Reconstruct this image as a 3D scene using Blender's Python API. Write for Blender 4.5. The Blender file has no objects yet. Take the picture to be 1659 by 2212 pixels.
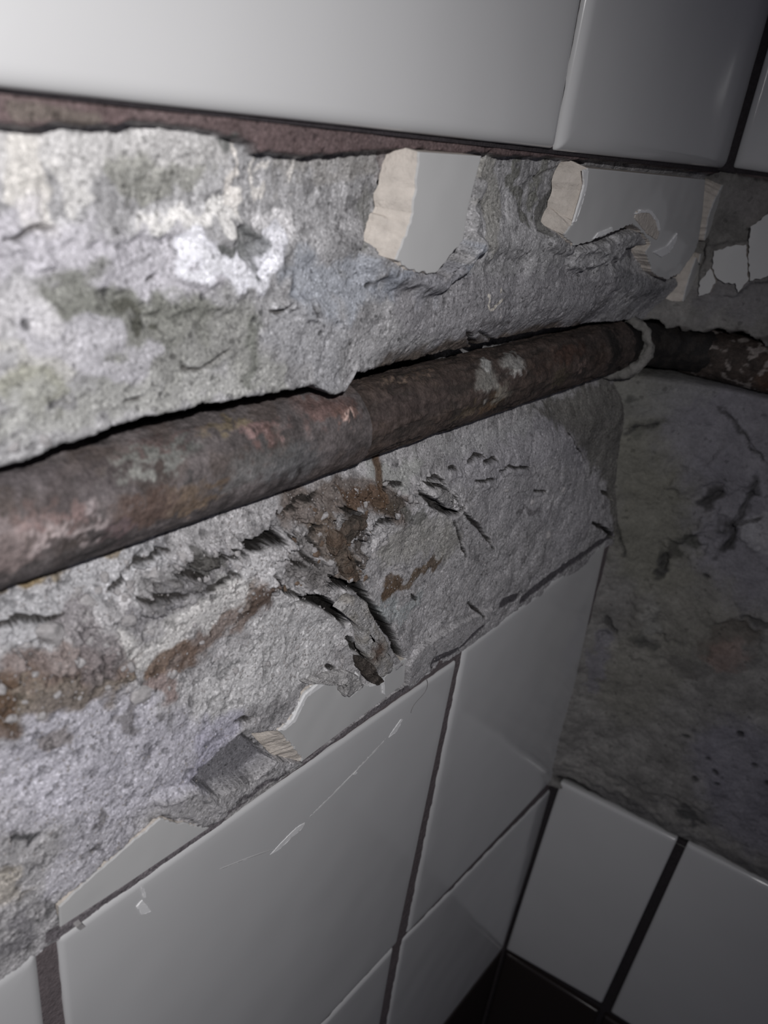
import bpy, bmesh, math, random
import numpy as np
from mathutils import Matrix, Vector

random.seed(7)
S = bpy.context.scene
COL = S.collection

# ------------------------------------------------------------------ camera
CAM = np.array([-0.33006, -0.10684, 0.30652])
ROT = np.array([[0.63162907, -0.76668347, 0.11507029],      # rows: image right, image down, view direction
                [-0.27428033, -0.35981335, -0.89179855],
                [0.72513104, 0.53172437, -0.43755476]])
FPX, CX, CY = 1711.04, 829.5, 1106.0
cd = bpy.data.cameras.new('camera')
cam = bpy.data.objects.new('camera', cd); COL.objects.link(cam)
M = Matrix.Identity(4)
for i in range(3):
    M[i][0], M[i][1], M[i][2], M[i][3] = ROT[0][i], -ROT[1][i], -ROT[2][i], CAM[i]
cam.matrix_world = M
cd.sensor_fit = 'HORIZONTAL'; cd.sensor_width = 36.0; cd.lens = 36.0 * FPX / 1659.0
cd.clip_start = 0.004; cd.clip_end = 20
cd.dof.use_dof = True; cd.dof.focus_distance = 0.224; cd.dof.aperture_fstop = 24.0
S.camera = cam

# ------------------------------------------------------------------ light: a phone torch beside the lens, dim even ambient added as fill to soften its falloff
w = bpy.data.worlds.new('world'); S.world = w; w.use_nodes = True
bg = w.node_tree.nodes['Background']
bg.inputs[0].default_value = (0.80, 0.80, 1.0, 1); bg.inputs[1].default_value = 0.026
ld = bpy.data.lights.new('phone_torch', 'SPOT'); lo = bpy.data.objects.new('phone_torch', ld); COL.objects.link(lo)
ld.energy = 1.04; ld.spot_size = math.radians(104); ld.spot_blend = 1.0; ld.shadow_soft_size = 0.003; ld.color = (1.0, 0.985, 0.98)
lo.location = (-0.366, -0.162, 0.362)
lo.rotation_euler = (Vector((-0.266, 0.0, 0.225)) - Vector(lo.location)).to_track_quat('-Z', 'Y').to_euler()
S.view_settings.view_transform = 'Standard'; S.view_settings.look = 'None'
S.view_settings.exposure = 1.1; S.view_settings.gamma = 1.0; S.view_settings.use_curve_mapping = False

# ------------------------------------------------------------------ wall frames and unprojection
# left wall: plane y = 0, room on the -y side; right wall meets it at x = 0; d = depth into the wall
TW = 0.11337
D2 = np.array([math.sin(TW), -math.cos(TW), 0.0]); N2 = np.array([math.cos(TW), math.sin(TW), 0.0])
def P(wall, a, z, d):
    if wall == 1: return np.stack([a, d, z], -1)
    return a[..., None] * D2 + d[..., None] * N2 + z[..., None] * np.array([0, 0, 1.0])
def ray(u, v):
    q = ROT.T @ np.array([(u - CX) / FPX, (v - CY) / FPX, 1.0]); return q / np.linalg.norm(q)
def un(wall, u, v, d=0.0):
    q = ray(u, v)
    if wall == 1:
        X = CAM + q * ((d - CAM[1]) / q[1]); return X[0], X[2]
    X = CAM + q * ((d - CAM @ N2) / (q @ N2)); return X @ D2, X[2]
def lin(*c):
    c = np.array(c, float) / 255.0
    return np.where(c <= 0.04045, c / 12.92, ((c + 0.055) / 1.055) ** 2.4)

# ------------------------------------------------------------------ noise
def _h(ix, iy, s):
    n = (ix.astype(np.int64) * 374761393 + iy.astype(np.int64) * 668265263 + s * 974711) & 0xffffffff
    n = ((n ^ (n >> 13)) * 1274126177) & 0xffffffff
    n = ((n ^ (n >> 16)) * 2246822519) & 0xffffffff
    return (n ^ (n >> 15)) & 0xffffffff
def gn(x, y, s=0):
    ix = np.floor(x); iy = np.floor(y); fx = x - ix; fy = y - iy
    ux = fx * fx * fx * (fx * (fx * 6 - 15) + 10); uy = fy * fy * fy * (fy * (fy * 6 - 15) + 10)
    r = []
    for dx, dy in ((0, 0), (1, 0), (0, 1), (1, 1)):
        a = _h(ix + dx, iy + dy, s) * (2 * math.pi / 4294967296.0)
        r.append(np.cos(a) * (fx - dx) + np.sin(a) * (fy - dy))
    return 1.5 * ((r[0] * (1 - ux) + r[1] * ux) * (1 - uy) + (r[2] * (1 - ux) + r[3] * ux) * uy)
def fbm(x, y, size, octv=4, s=0, gain=0.5):
    t = 0; a = 1; f = 1.0 / size
    for k in range(octv):
        t = t + a * gn(x * f + 17.3 * k, y * f - 9.1 * k, s + k * 31); a *= gain; f *= 2.03
    return t
def worley(x, y, size, s=0):
    x = x / size; y = y / size; ix = np.floor(x); iy = np.floor(y)
    f1 = np.full(x.shape, 9.0); f2 = f1.copy(); cid = np.zeros(x.shape)
    for dx in (-1, 0, 1):
        for dy in (-1, 0, 1):
            h1 = _h(ix + dx, iy + dy, s) / 4294967296.0; h2 = _h(ix + dx, iy + dy, s + 77) / 4294967296.0
            dd = np.hypot(ix + dx + h1 - x, iy + dy + h2 - y)
            c = dd < f1
            f2 = np.where(c, f1, np.minimum(f2, dd)); cid = np.where(c, _h(ix + dx, iy + dy, s + 5) / 4294967296.0, cid); f1 = np.where(c, dd, f1)
    return f1, f2, cid
def ss(a, b, x):
    t = np.clip((x - a) / (b - a), 0, 1); return t * t * (3 - 2 * t)
def mix(a, b, t): return a * (1 - t) + b * t

# ------------------------------------------------------------------ materials
def mat(name, rough=0.9, spec=0.3, col=None, attr=None, bump=(), mottle=None, speck=None, coat=0.0):
    """Principled; colour from a constant or a point attribute, multiplied by fine mottling; bump = [(scale, detail, height)]."""
    m = bpy.data.materials.new(name); m.use_nodes = True
    nt = m.node_tree; N = nt.nodes; L = nt.links; b = N['Principled BSDF']
    b.inputs['Roughness'].default_value = rough; b.inputs['Specular IOR Level'].default_value = spec
    if coat: b.inputs['Coat Weight'].default_value = coat; b.inputs['Coat Roughness'].default_value = 0.03
    tc = N.new('ShaderNodeTexCoord'); out = None
    if attr:
        a = N.new('ShaderNodeVertexColor'); a.layer_name = attr; out = a.outputs['Color']
    else:
        a = N.new('ShaderNodeRGB'); a.outputs[0].default_value = (*col, 1); out = a.outputs[0]
    def noise(sc, det, rg=0.6):
        n = N.new('ShaderNodeTexNoise'); n.inputs['Scale'].default_value = sc; n.inputs['Detail'].default_value = det
        n.inputs['Roughness'].default_value = rg; L.new(tc.outputs['Object'], n.inputs['Vector']); return n.outputs['Fac']
    def mul(o, fac, lo_, hi_, f0, f1):
        r = N.new('ShaderNodeMapRange'); r.inputs['From Min'].default_value = f0; r.inputs['From Max'].default_value = f1
        r.inputs['To Min'].default_value = lo_; r.inputs['To Max'].default_value = hi_; L.new(fac, r.inputs['Value'])
        x = N.new('ShaderNodeVectorMath'); x.operation = 'SCALE'; L.new(o, x.inputs[0]); L.new(r.outputs[0], x.inputs['Scale']); return x.outputs[0]
    for (sc, det, lo_, hi_) in (mottle or ()):
        out = mul(out, noise(sc, det), lo_, hi_, 0.3, 0.7)
    if speck:
        for sc, thr, val in speck:
            v = N.new('ShaderNodeTexVoronoi'); v.inputs['Scale'].default_value = sc; L.new(tc.outputs['Object'], v.inputs['Vector'])
            sp = N.new('ShaderNodeSeparateColor'); L.new(v.outputs['Color'], sp.inputs[0])
            out = mul(out, sp.outputs[0], 1.0, val, thr, thr + 0.02)
    L.new(out, b.inputs['Base Color'])
    prev = None
    for sc, det, hgt in bump:
        bn = N.new('ShaderNodeBump'); bn.inputs['Strength'].default_value = 1.0; bn.inputs['Distance'].default_value = hgt
        L.new(noise(sc, det), bn.inputs['Height'])
        if prev: L.new(prev, bn.inputs['Normal'])
        prev = bn.outputs['Normal']
    if prev: L.new(prev, b.inputs['Normal'])
    return m
M_MORTAR = mat('crumbling_mortar', 0.95, 0.15, attr='Col', bump=((2600, 2, 0.00016), (900, 3, 0.0002)), mottle=((1500, 3, 0.80, 1.2), (260, 3, 0.88, 1.1)),
               speck=((2300, 0.86, 0.66), (2600, 0.86, 1.38), (1200, 0.965, 0.55)))
M_MORTAR2 = mat('bare_mortar', 0.9, 0.2, attr='Col', bump=((1500, 3, 0.0003), (420, 3, 0.0006)), mottle=((700, 3, 0.86, 1.14), (110, 3, 0.85, 1.12)), speck=((700, 0.97, 0.7),))
M_PIPE = mat('rusty_iron', 0.72, 0.35, attr='Col', bump=((1500, 3, 0.0002), (500, 4, 0.0003)), mottle=((1400, 3, 0.75, 1.25), (350, 4, 0.8, 1.2)))
M_TILE = mat('white_glaze', 0.13, 0.5, col=(0.63, 0.63, 0.638), bump=((28, 1, 0.0006),), mottle=((9, 2, 0.97, 1.02),))
M_GLAZE = mat('chipped_glaze', 0.12, 0.5, col=(0.62, 0.62, 0.62), bump=((60, 1, 0.0005),))
M_DARKTILE = mat('dark_brown_glaze', 0.2, 0.5, col=(0.035, 0.028, 0.027))
M_BISCUIT = mat('tile_biscuit', 0.9, 0.2, col=tuple(lin(208, 200, 192)), bump=((900, 3, 0.0004),), mottle=((300, 3, 0.85, 1.1),))
M_CHIP = mat('glaze_chip', 0.6, 0.4, col=(0.85, 0.85, 0.86))
M_GROUT = mat('grey_grout', 0.95, 0.15, col=tuple(lin(112, 104, 106)), bump=((1800, 2, 0.0003), (500, 3, 0.0004)), mottle=((900, 3, 0.8, 1.2),))
M_DGROUT = mat('dark_grout', 0.95, 0.15, col=tuple(lin(62, 58, 61)), bump=((1800, 2, 0.0003),), mottle=((900, 3, 0.8, 1.2),))
M_STONE = mat('aggregate_stone', 0.9, 0.2, col=tuple(lin(172, 169, 170)), bump=((1.6, 3, 0.00015),), mottle=((1.4, 3, 0.7, 1.2),))
M_SAND = mat('sand_grain', 0.9, 0.3, col=tuple(lin(146, 142, 142)), mottle=((900, 3, 0.55, 1.4),))
M_SLAB = mat('flaking_mortar', 0.95, 0.15, attr='Col', bump=((2600, 2, 0.0004), (900, 3, 0.0005)), mottle=((1500, 3, 0.75, 1.25),), speck=((1500, 0.93, 0.55), (1900, 0.95, 1.5)))
M_HAIR = mat('dark_hair', 0.5, 0.4, col=(0.10, 0.09, 0.09))

# ------------------------------------------------------------------ object helpers
def link(name, me, parent=None, material=None, smooth=False):
    o = bpy.data.objects.new(name, me); COL.objects.link(o)
    if parent is not None: o.parent = parent
    for m in ([material] if material and not isinstance(material, (list, tuple)) else (material or [])): me.materials.append(m)
    if smooth:
        me.polygons.foreach_set('use_smooth', np.ones(len(me.polygons), bool))
    return o
def tag(o, label=None, cat=None, kind=None, group=None):
    if label: o['label'] = label
    if cat: o['category'] = cat
    if kind: o['kind'] = kind
    if group: o['group'] = group
    return o
def grid_mesh(name, V, col=None):
    """V: (n, m, 3) array of points -> quad grid mesh with an optional colour attribute."""
    n, m = V.shape[:2]; me = bpy.data.meshes.new(name)
    idx = np.arange(n * m).reshape(n, m)
    q = np.stack([idx[:-1, :-1], idx[1:, :-1], idx[1:, 1:], idx[:-1, 1:]], -1).reshape(-1, 4)
    me.vertices.add(n * m); me.vertices.foreach_set('co', V.reshape(-1).astype(np.float32))
    me.loops.add(q.size); me.loops.foreach_set('vertex_index', q.reshape(-1).astype(np.int32))
    me.polygons.add(len(q)); me.polygons.foreach_set('loop_start', np.arange(0, q.size, 4, dtype=np.int32))
    me.polygons.foreach_set('use_smooth', np.ones(len(q), bool))
    me.update(calc_edges=True)
    if col is not None: set_col(me, col.reshape(-1, 3))
    return me
def set_col(me, c):
    a = me.color_attributes.new('Col', 'FLOAT_COLOR', 'POINT')
    a.data.foreach_set('color', np.concatenate([np.clip(c, 0.004, 0.9), np.ones((len(c), 1))], 1).astype(np.float32).reshape(-1))

# ------------------------------------------------------------------ a sheet of mortar that strokes and polygons carve and stain
class Sheet:
    def __init__(self, wall, a0, a1, z0, z1, step, base, seed):
        self.wall, self.base, self.step = wall, base, step
        self.a = np.arange(a0, a1, step); self.z = np.arange(z0, z1, step)
        self.A, self.Z = np.meshgrid(self.a, self.z, indexing='ij')
        A, Z = self.A, self.Z
        self.wa = fbm(A, Z, 0.006, 3, seed + 1, 0.42); self.wz = fbm(A, Z, 0.006, 3, seed + 2, 0.42)
        self.H = base(A, Z); self.C = np.zeros(A.shape + (3,))
    def at(self, u, v):                                   # pixel of the photograph -> point of the wall
        d = 0.004
        for _ in range(12):
            a, z = un(self.wall, u, v, d); d = 0.5 * d + 0.5 * float(self.base(np.array(a), np.array(z)))
        return a, z
    def pts(self, pp): return [self.at(*q) for q in pp]
    def _sl(self, w, pad):
        w = np.array(w); lo_ = w.min(0) - pad; hi_ = w.max(0) + pad
        i0, i1 = np.searchsorted(self.a, (lo_[0], hi_[0])); j0, j1 = np.searchsorted(self.z, (lo_[1], hi_[1]))
        return (slice(i0, max(i1, i0 + 1)), slice(j0, max(j1, j0 + 1)))
    def _seg(self, sl, w, warp, closed=False):
        X = self.A[sl] + self.wa[sl] * warp; Y = self.Z[sl] + self.wz[sl] * warp
        D = np.full(X.shape, 9.0); T = np.zeros(X.shape); w = list(w)
        if closed: w = w + [w[0]]
        n = max(len(w) - 1, 1)
        ins = np.zeros(X.shape, bool)
        for k in range(len(w) - 1):
            (ax, ay), (bx, by) = w[k], w[k + 1]
            dx, dy = bx - ax, by - ay; L = dx * dx + dy * dy + 1e-14
            t = np.clip(((X - ax) * dx + (Y - ay) * dy) / L, 0, 1)
            d = np.hypot(X - ax - t * dx, Y - ay - t * dy)
            c = d < D; D = np.where(c, d, D); T = np.where(c, (k + t) / n, T)
            if closed:
                cr = ((ay > Y) != (by > Y)) & (X < (bx - ax) * (Y - ay) / (by - ay + 1e-14) + ax); ins ^= cr
        return D, T, ins
    def stroke(self, pp, width, soft, warp=0.0012, taper=False):   # widths in metres
        w = self.pts(pp)
        if len(w) == 1: w = w * 2
        sl = self._sl(w, width + soft + warp * 1.6); D, T, _ = self._seg(sl, w, warp)
        ww = width * (np.clip(np.minimum(T, 1 - T) * 5, 0.12, 1) if taper else 1.0)
        return sl, 1 - ss(0.0, 1.0, (D - ww * 0.5) / soft)
    def line(self, pp, width, soft):                       # a jagged tapering crack
        w = [np.array(q) for q in self.pts(pp)]; rg = random.Random(int(pp[0][0] * 31 + pp[0][1])); o = [w[0]]
        for p, q in zip(w[:-1], w[1:]):
            L = np.linalg.norm(q - p); m = max(1, int(L / .0016)); nv = np.array([-(q - p)[1], (q - p)[0]]) / (L + 1e-9)
            for i in range(1, m + 1): o.append(p + (q - p) * i / m + nv * rg.uniform(-1, 1) * .00038)
        sl = self._sl(o, width + soft + .0006); D, T, _ = self._seg(sl, o, .0003)
        ww = width * np.clip(np.minimum(T, 1 - T) * 5, 0.12, 1)
        return sl, 1 - ss(0.0, 1.0, (D - ww * 0.5) / soft)
    def poly(self, pp, soft, warp=0.0012, grow=0.0):
        w = self.pts(pp); sl = self._sl(w, soft + warp * 1.6 + max(grow, 0)); D, T, ins = self._seg(sl, w, warp, True)
        sd = np.where(ins, -D, D) - grow
        return sl, 1 - ss(-0.5, 0.5, sd / soft)
    def tint(self, sm, c, k=1.0):
        sl, m = sm; m = (m * k)[..., None]; self.C[sl] = self.C[sl] * (1 - m) + lin(*c) * m
    def lift(self, sm, dh):                                # + = towards the room
        sl, m = sm; self.H[sl] -= m * dh
    def level(self, sm, d, k=1.0, keep=0.3):
        sl, m = sm; m = m * k; cur = self.H[sl]; self.H[sl] = cur * (1 - m) + (d + (cur - self.base(self.A[sl], self.Z[sl])) * keep) * m
    def crack(self, pp, width, depth, step=0.0, warp=0.0011):
        sm = self.line(pp, width * .62, max(width * 0.35, .0005)); self.lift(sm, -min(depth, .0040, .0005 + width * 1.5)); return sm
    def build(self, name, material, parent=None):
        return link(name, grid_mesh(name, P(self.wall, self.A, self.Z, self.H), self.C), parent, material)

# ================================================================== LEFT WALL
ZT = 0.3050                                               # underside of the upper tiles
PY, PZ, PR = 0.0125, 0.2395, 0.0105                       # the pipe in its chase
def base1(x, z):
    up = 0.0066 - 0.0036 * (1 - ss(0.266, 0.288, z)) - 0.0012 * np.exp(-((z - 0.2835) / 0.003) ** 2)
    t = ss(-0.205, -0.175, x)
    up = up + t * 0.0060 * (1 - ss(0.2490, 0.2640, z))
    dn = 0.0128 - 0.0088 * ss(0.231, 0.208, z) - 0.0036 * ss(0.206, 0.158, z)
    m = ss(0.2400, 0.2440, z)
    y = dn * (1 - m) + up * m
    return y + 0.0030 * ss(-.075, -.045, x + (z - .2) * 1.2) * ss(.158, .175, z) * ss(.240, .232, z)
W1 = Sheet(1, -0.385, 0.012, 0.1475, 0.3085, 0.00031, base1, 11)
A, Z, H = W1.A, W1.Z, W1.H
n25 = fbm(A, Z, 0.028, 3, 1); n8 = fbm(A / 1.5, Z, 0.009, 4, 2); n3 = fbm(A / 1.6, Z, 0.0030, 4, 3, 0.6); n1 = fbm(A, Z, 0.0011, 2, 4)
f1, f2, cid = worley(A + 0.0006 * n3, Z + 0.0006 * n1, 0.0042, 9)
low = ss(0.240, 0.232, Z)
W1.H = H + 0.0008 * n25 + 0.00038 * n8 + 0.00011 * n3 + 0.00004 * n1
# albedo: lime-white above, grey sand below
base_c = lin(172, 171, 173) * (1 - low[..., None]) + lin(176, 174, 176) * low[..., None]
W1.C[...] = base_c * (1 + 0.22 * n8 + 0.16 * n3 + 0.14 * n25)[..., None]
pit = ss(0.25, 0.6, fbm(A, Z, 0.006, 4, 60, 0.7))
W1.C *= (1 - 0.28 * pit)[..., None]; W1.H += 0.0003 * pit

# --- upper bed: trowel streaks, white efflorescence, darker damp patches
stri = fbm(A * 6, Z * 0.7, 0.010, 3, 21) * ss(0.281, 0.288, Z)
W1.C *= (1 + 0.30 * stri)[..., None]; W1.H += 0.00010 * stri
T1 = W1.tint
for pp, wd, sf, c, k in (
    ([(20, 300), (150, 330), (300, 300), (460, 330)], .006, .004, (215, 213, 212), .6),
    ([(40, 330), (60, 400), (80, 470)], .003, .003, (226, 222, 216), .6), ([(130, 370), (170, 440)], .002, .002, (222, 220, 218), .6),
    ([(280, 380), (330, 400), (420, 380)], .004, .003, (150, 150, 142), .6), ([(260, 500), (420, 470), (460, 380)], .003, .003, (215, 214, 216), .6),
    ([(300, 490), (400, 478), (500, 470)], .002, .0015, (236, 234, 232), .8), ([(0, 520), (200, 560), (430, 580)], .005, .006, (205, 202, 210), .6),
    ([(430, 530), (480, 575), (560, 590), (600, 530)], .004, .003, (238, 238, 246), .85), ([(560, 450), (620, 480)], .003, .002, (230, 228, 230), .7),
    ([(530, 510), (560, 560)], .0025, .002, (110, 112, 112), .7), ([(490, 540), (510, 530)], .0014, .001, (95, 97, 95), .8),
    ([(640, 600), (700, 640), (780, 610)], .006, .006, (165, 170, 180), .6), ([(600, 360), (700, 360), (790, 350)], .003, .004, (150, 146, 140), .4),
    ([(500, 330), (505, 440)], .0008, .0008, (235, 230, 225), .9), ([(560, 340), (555, 400)], .0008, .0008, (232, 228, 224), .8), ([(640, 330), (625, 390)], .0012, .0008, (228, 224, 220), .8), ([(512, 410), (508, 460)], .0008, .0006, (240, 236, 232), .9),
    ([(130, 640), (230, 640), (300, 700), (430, 700)], .006, .004, (128, 129, 122), .75), ([(300, 740), (400, 770), (500, 700), (540, 760)], .006, .005, (140, 140, 136), .7),
    ([(260, 680), (310, 690)], .002, .0015, (95, 95, 88), .8), ([(60, 800), (120, 780)], .004, .003, (196, 194, 190), .6), ([(100, 720), (230, 770), (300, 790)], .005, .003, (190, 188, 194), .7),
    ([(40, 830), (90, 850)], .003, .003, (150, 150, 138), .7), ([(0, 690), (60, 670)], .004, .004, (205, 203, 206), .7), ([(20, 905), (120, 890), (330, 850), (600, 810)], .004, .004, (172, 172, 168), .6),
    ([(550, 690), (550, 770), (545, 820)], .0022, .0022, (122, 124, 118), .6), ([(620, 700), (720, 740), (700, 800)], .008, .005, (170, 170, 174), .6),
    ([(830, 600), (940, 620), (1000, 560)], .004, .004, (150, 156, 168), .6), ([(900, 640), (1060, 690), (1200, 640), (1300, 660)], .014, .008, (150, 148, 152), .65),
    ([(1040, 330), (1060, 440), (1050, 500)], .006, .004, (160, 158, 152), .6), ([(1110, 340), (1120, 480)], .0018, .001, (118, 118, 112), .7), ([(1180, 345), (1150, 440)], .004, .003, (135, 135, 128), .7),
    ([(800, 440), (800, 520)], .003, .002, (140, 140, 138), .7), ([(830, 345), (840, 390)], .003, .002, (120, 110, 108), .6),
    ([(1080, 640), (1055, 650)], .0008, .0005, (220, 214, 205), .9), ([(1076, 675)], .0010, .0005, (215, 210, 210), .9),
    ([(1040, 705), (1110, 700)], .0012, .001, (118, 116, 118), .6), ([(1310, 560), (1390, 530)], .002, .002, (105, 104, 108), .6),
    ([(1230, 700), (1300, 660)], .004, .004, (128, 126, 128), .6), ([(1330, 590), (1420, 640)], .004, .004, (112, 112, 116), .5)):
    T1(W1.stroke(pp, wd, sf * .6, .0036), c, min(1, k * 1.15))
for u, v, r_ in ((965, 655, .0009), (985, 648, .0006), (975, 632, .0006), (1130, 540, .0005), (1195, 610, .0005), (795, 612, .0009), (910, 625, .0009), (830, 585, .0008), (690, 720, .0006), (115, 870, .0006), (440, 645, .0007), (550, 690, .0005), (350, 850, .0006), (1100, 620, .0004), (1250, 600, .0005), (60, 705, .0008), (230, 630, .0008)):
    s_ = W1.stroke([(u, v)], r_, r_ * .7, .0006); T1(s_, (58, 58, 60), .85); W1.lift(s_, -.0008)
# lumps and broken ledges of the upper bed
for pp, wd, sf, dh in (([(0, 510), (120, 500), (260, 490), (480, 500)], .0012, .002, .0011), ([(430, 570), (520, 600), (600, 590)], .003, .003, .0013), ([(520, 520), (570, 570)], .002, .0015, -.0022),
                       ([(600, 660), (640, 652), (680, 676)], .0020, .0012, .0014), ([(220, 620), (330, 700), (520, 690)], .001, .002, -.0010), ([(960, 520), (1100, 500), (1200, 540)], .004, .006, .0024),
                       ([(1230, 560), (1310, 540), (1370, 500), (1400, 545)], .004, .003, .0036), ([(1290, 590), (1400, 620)], .003, .004, .0016), ([(1150, 600), (1250, 680)], .006, .006, .0012), ([(80, 545), (95, 560)], .001, .001, .0012)):
    W1.lift(W1.stroke(pp, wd, sf, .0016), dh)
for pp, wd in (([(585, 672), (612, 668), (622, 656)], .0011), ([(668, 655), (682, 680), (690, 690)], .0009), ([(820, 393), (845, 388), (862, 380)], .0012), ([(400, 806), (425, 804), (440, 800), (470, 780), (500, 762)], .0005), ([(400, 792), (408, 806)], .0004),
               ([(275, 868), (310, 864)], .0005), ([(1008, 715), (1020, 735), (1030, 748)], .0007), ([(1035, 718), (1080, 738), (1100, 735)], .0004), ([(950, 590), (965, 575)], .0012), ([(0, 515), (60, 500), (110, 485)], .0006), ([(325, 605), (345, 600)], .0004), ([(1195, 500), (1240, 512)], .0006)):
    sm = W1.crack(pp, wd, .0022); T1((sm[0], ss(.45, .95, sm[1])), (60, 57, 54), .8)  # crack shade painted in as a dark tint
W1.level(W1.poly([(1150, 380), (1245, 350), (1245, 372), (1200, 420), (1168, 500), (1150, 500), (1165, 440)], .0012, .0006), .0078, .9)
T1(W1.poly([(1165, 440), (1245, 355), (1250, 365), (1200, 420), (1172, 505), (1155, 500)], .001, .0006), (92, 92, 88), .75)
W1.level(W1.poly([(795, 430), (850, 390), (840, 430), (815, 500), (800, 550), (770, 560), (790, 480)], .0012, .0008), .0075, .9)
for pp, wd, sf, dh in (([(800, 560), (870, 590), (935, 602), (972, 575), (1006, 530)], .0022, .004, .0040), ([(1010, 470), (1030, 400)], .0012, .002, .0022), ([(1174, 516), (1220, 530), (1285, 524)], .0016, .003, .0022)):
    W1.lift(W1.stroke(pp, wd, sf, .001), dh)
# sockets behind broken tile pieces
for pg in ([(860, 320), (1050, 330), (1015, 450), (1000, 530), (965, 570), (940, 592), (850, 575), (795, 550), (815, 450)],
           [(1235, 350), (1545, 380), (1520, 540), (1490, 560), (1470, 600), (1440, 612), (1405, 595), (1396, 545), (1405, 520), (1365, 490), (1278, 525), (1190, 520), (1195, 430)],
           [(1540, 395), (1575, 395), (1545, 500), (1515, 560), (1480, 675), (1450, 665), (1460, 600), (1500, 550)]):
    W1.level(W1.poly(pg, .0006, .0003, -.0005), .0072, 1.0)
# brown grout strip left under the upper tiles
gs = W1.poly([(-300, 200), (0, 160), (870, 260), (1580, 330), (1580, 378), (1530, 374), (1268, 340), (1240, 345), (1040, 332), (880, 322), (760, 325), (640, 336), (590, 330), (560, 318), (535, 330), (520, 310), (480, 292), (390, 272), (300, 268), (255, 258), (230, 268), (120, 262), (60, 275), (0, 265), (-300, 240)], .0010, .0005)
T1(gs, (104, 88, 88), .95); W1.level(gs, .0030, 1.0, .25); W1.level(W1.poly([(-300, 160), (0, 150), (100, 180), (100, 208), (0, 200), (-300, 190)], .0008, .0004), .0045)
T1(W1.stroke([(0, 235), (180, 250)], .0012, .0008, .0006), (118, 112, 104), .6); T1(W1.stroke([(475, 295), (482, 315)], .0016, .0008, .0005), (110, 112, 110), .8)
T1(W1.stroke([(880, 325), (870, 380), (845, 390)], .0012, .001, .0005), (105, 92, 92), .6)
for pp in ([(1240, 345), (1262, 352)], [(1030, 330), (1040, 335)], [(1545, 385), (1560, 395)]):
    W1.crack(pp, .0018, .003)

# --- pipe chase: lip, gap, channel
lp = sorted(un(1, *q, .0042) for q in [(-300, 1075), (0, 1003), (60, 985), (92, 964), (150, 942), (300, 900), (410, 874), (500, 857), (600, 838), (665, 826), (690, 838), (705, 846), (740, 845), (758, 822), (766, 801)])
lp += sorted(un(1, *q, .0060) for q in [(775, 800), (830, 792), (870, 784), (940, 768), (1000, 757), (1060, 742), (1140, 722), (1240, 704), (1320, 698), (1440, 690)])
lz = np.interp(W1.a, [q[0] for q in lp], [q[1] for q in lp])[:, None] + 0.00025 * n3 + .0002 * n8
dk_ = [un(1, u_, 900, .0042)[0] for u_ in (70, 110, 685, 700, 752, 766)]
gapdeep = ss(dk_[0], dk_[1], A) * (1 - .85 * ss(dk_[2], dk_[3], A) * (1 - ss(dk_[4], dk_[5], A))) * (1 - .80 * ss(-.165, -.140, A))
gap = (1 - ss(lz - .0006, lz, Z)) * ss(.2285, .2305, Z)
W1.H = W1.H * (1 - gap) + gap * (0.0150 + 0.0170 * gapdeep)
T1((np.s_[:, :], gap * ss(.1, .4, gapdeep)), (52, 46, 41), .9)  # dark tint stands in for the shade inside the gap
edge = np.exp(-((Z - lz - .0008) / .0009) ** 2) * (1 - ss(-.185, -.17, A)); W1.H -= edge * .0005
# rusty flakes and dark staining where the right half of the pipe meets the mortar
T1(W1.stroke([(820, 790), (900, 770), (990, 745), (1060, 745), (1130, 720), (1240, 705)], .0018, .003, .002), (84, 72, 62), .85)
for pp in ([(770, 815), (800, 818), (870, 792), (940, 774), (1000, 764)], [(1010, 730), (1035, 752), (1060, 745), (1090, 742)], [(1100, 745), (1140, 728), (1200, 712)]):
    sm = W1.crack(pp, .0011, .003); T1(sm, (50, 45, 40), .8)  # shade in these narrow gaps painted dark
# recess around the elbow at the corner
W1.level(W1.poly([(1365, 735), (1385, 712), (1480, 700), (1520, 730), (1500, 800), (1420, 815), (1340, 825), (1375, 790)], .002, .001), .020, 1.0)
T1(W1.poly([(1360, 735), (1385, 712), (1480, 700), (1520, 730), (1500, 800), (1420, 815), (1335, 825), (1375, 790)], .001, .001), (34, 33, 32), .95)  # shade of the hollow painted into the mortar colour, near black

# --- lower bed: rubble, stains, cracks
rub = np.zeros(A.shape)
for pg in ([(240, 1260), (330, 1185), (560, 1160), (620, 1080), (740, 1060), (860, 1050), (900, 1080), (860, 1130), (790, 1200), (770, 1270), (700, 1300), (580, 1280), (520, 1230), (430, 1280), (250, 1400)],
           [(0, 1340), (120, 1330), (240, 1310), (260, 1420), (330, 1500), (200, 1470), (60, 1490), (0, 1530)], [(900, 1030), (960, 1035), (1010, 1100), (970, 1110), (900, 1070)]):
    sl, m = W1.poly(pg, .004, .002); rub[sl] = np.maximum(rub[sl], m)
W1.H -= rub * ((cid - .45) * .0030 + .0005 * n1) ; W1.H += rub * .0012 * ss(.16, .02, f2 - f1)
W1.C *= (1 + rub * ((cid - .55) * .55))[..., None]
sand = fbm(A, Z, .0007, 2, 71); lo_m = low * (1 - rub)
W1.H += low * .00010 * sand
W1.C *= (1 + .12 * low * sand)[..., None]
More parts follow.
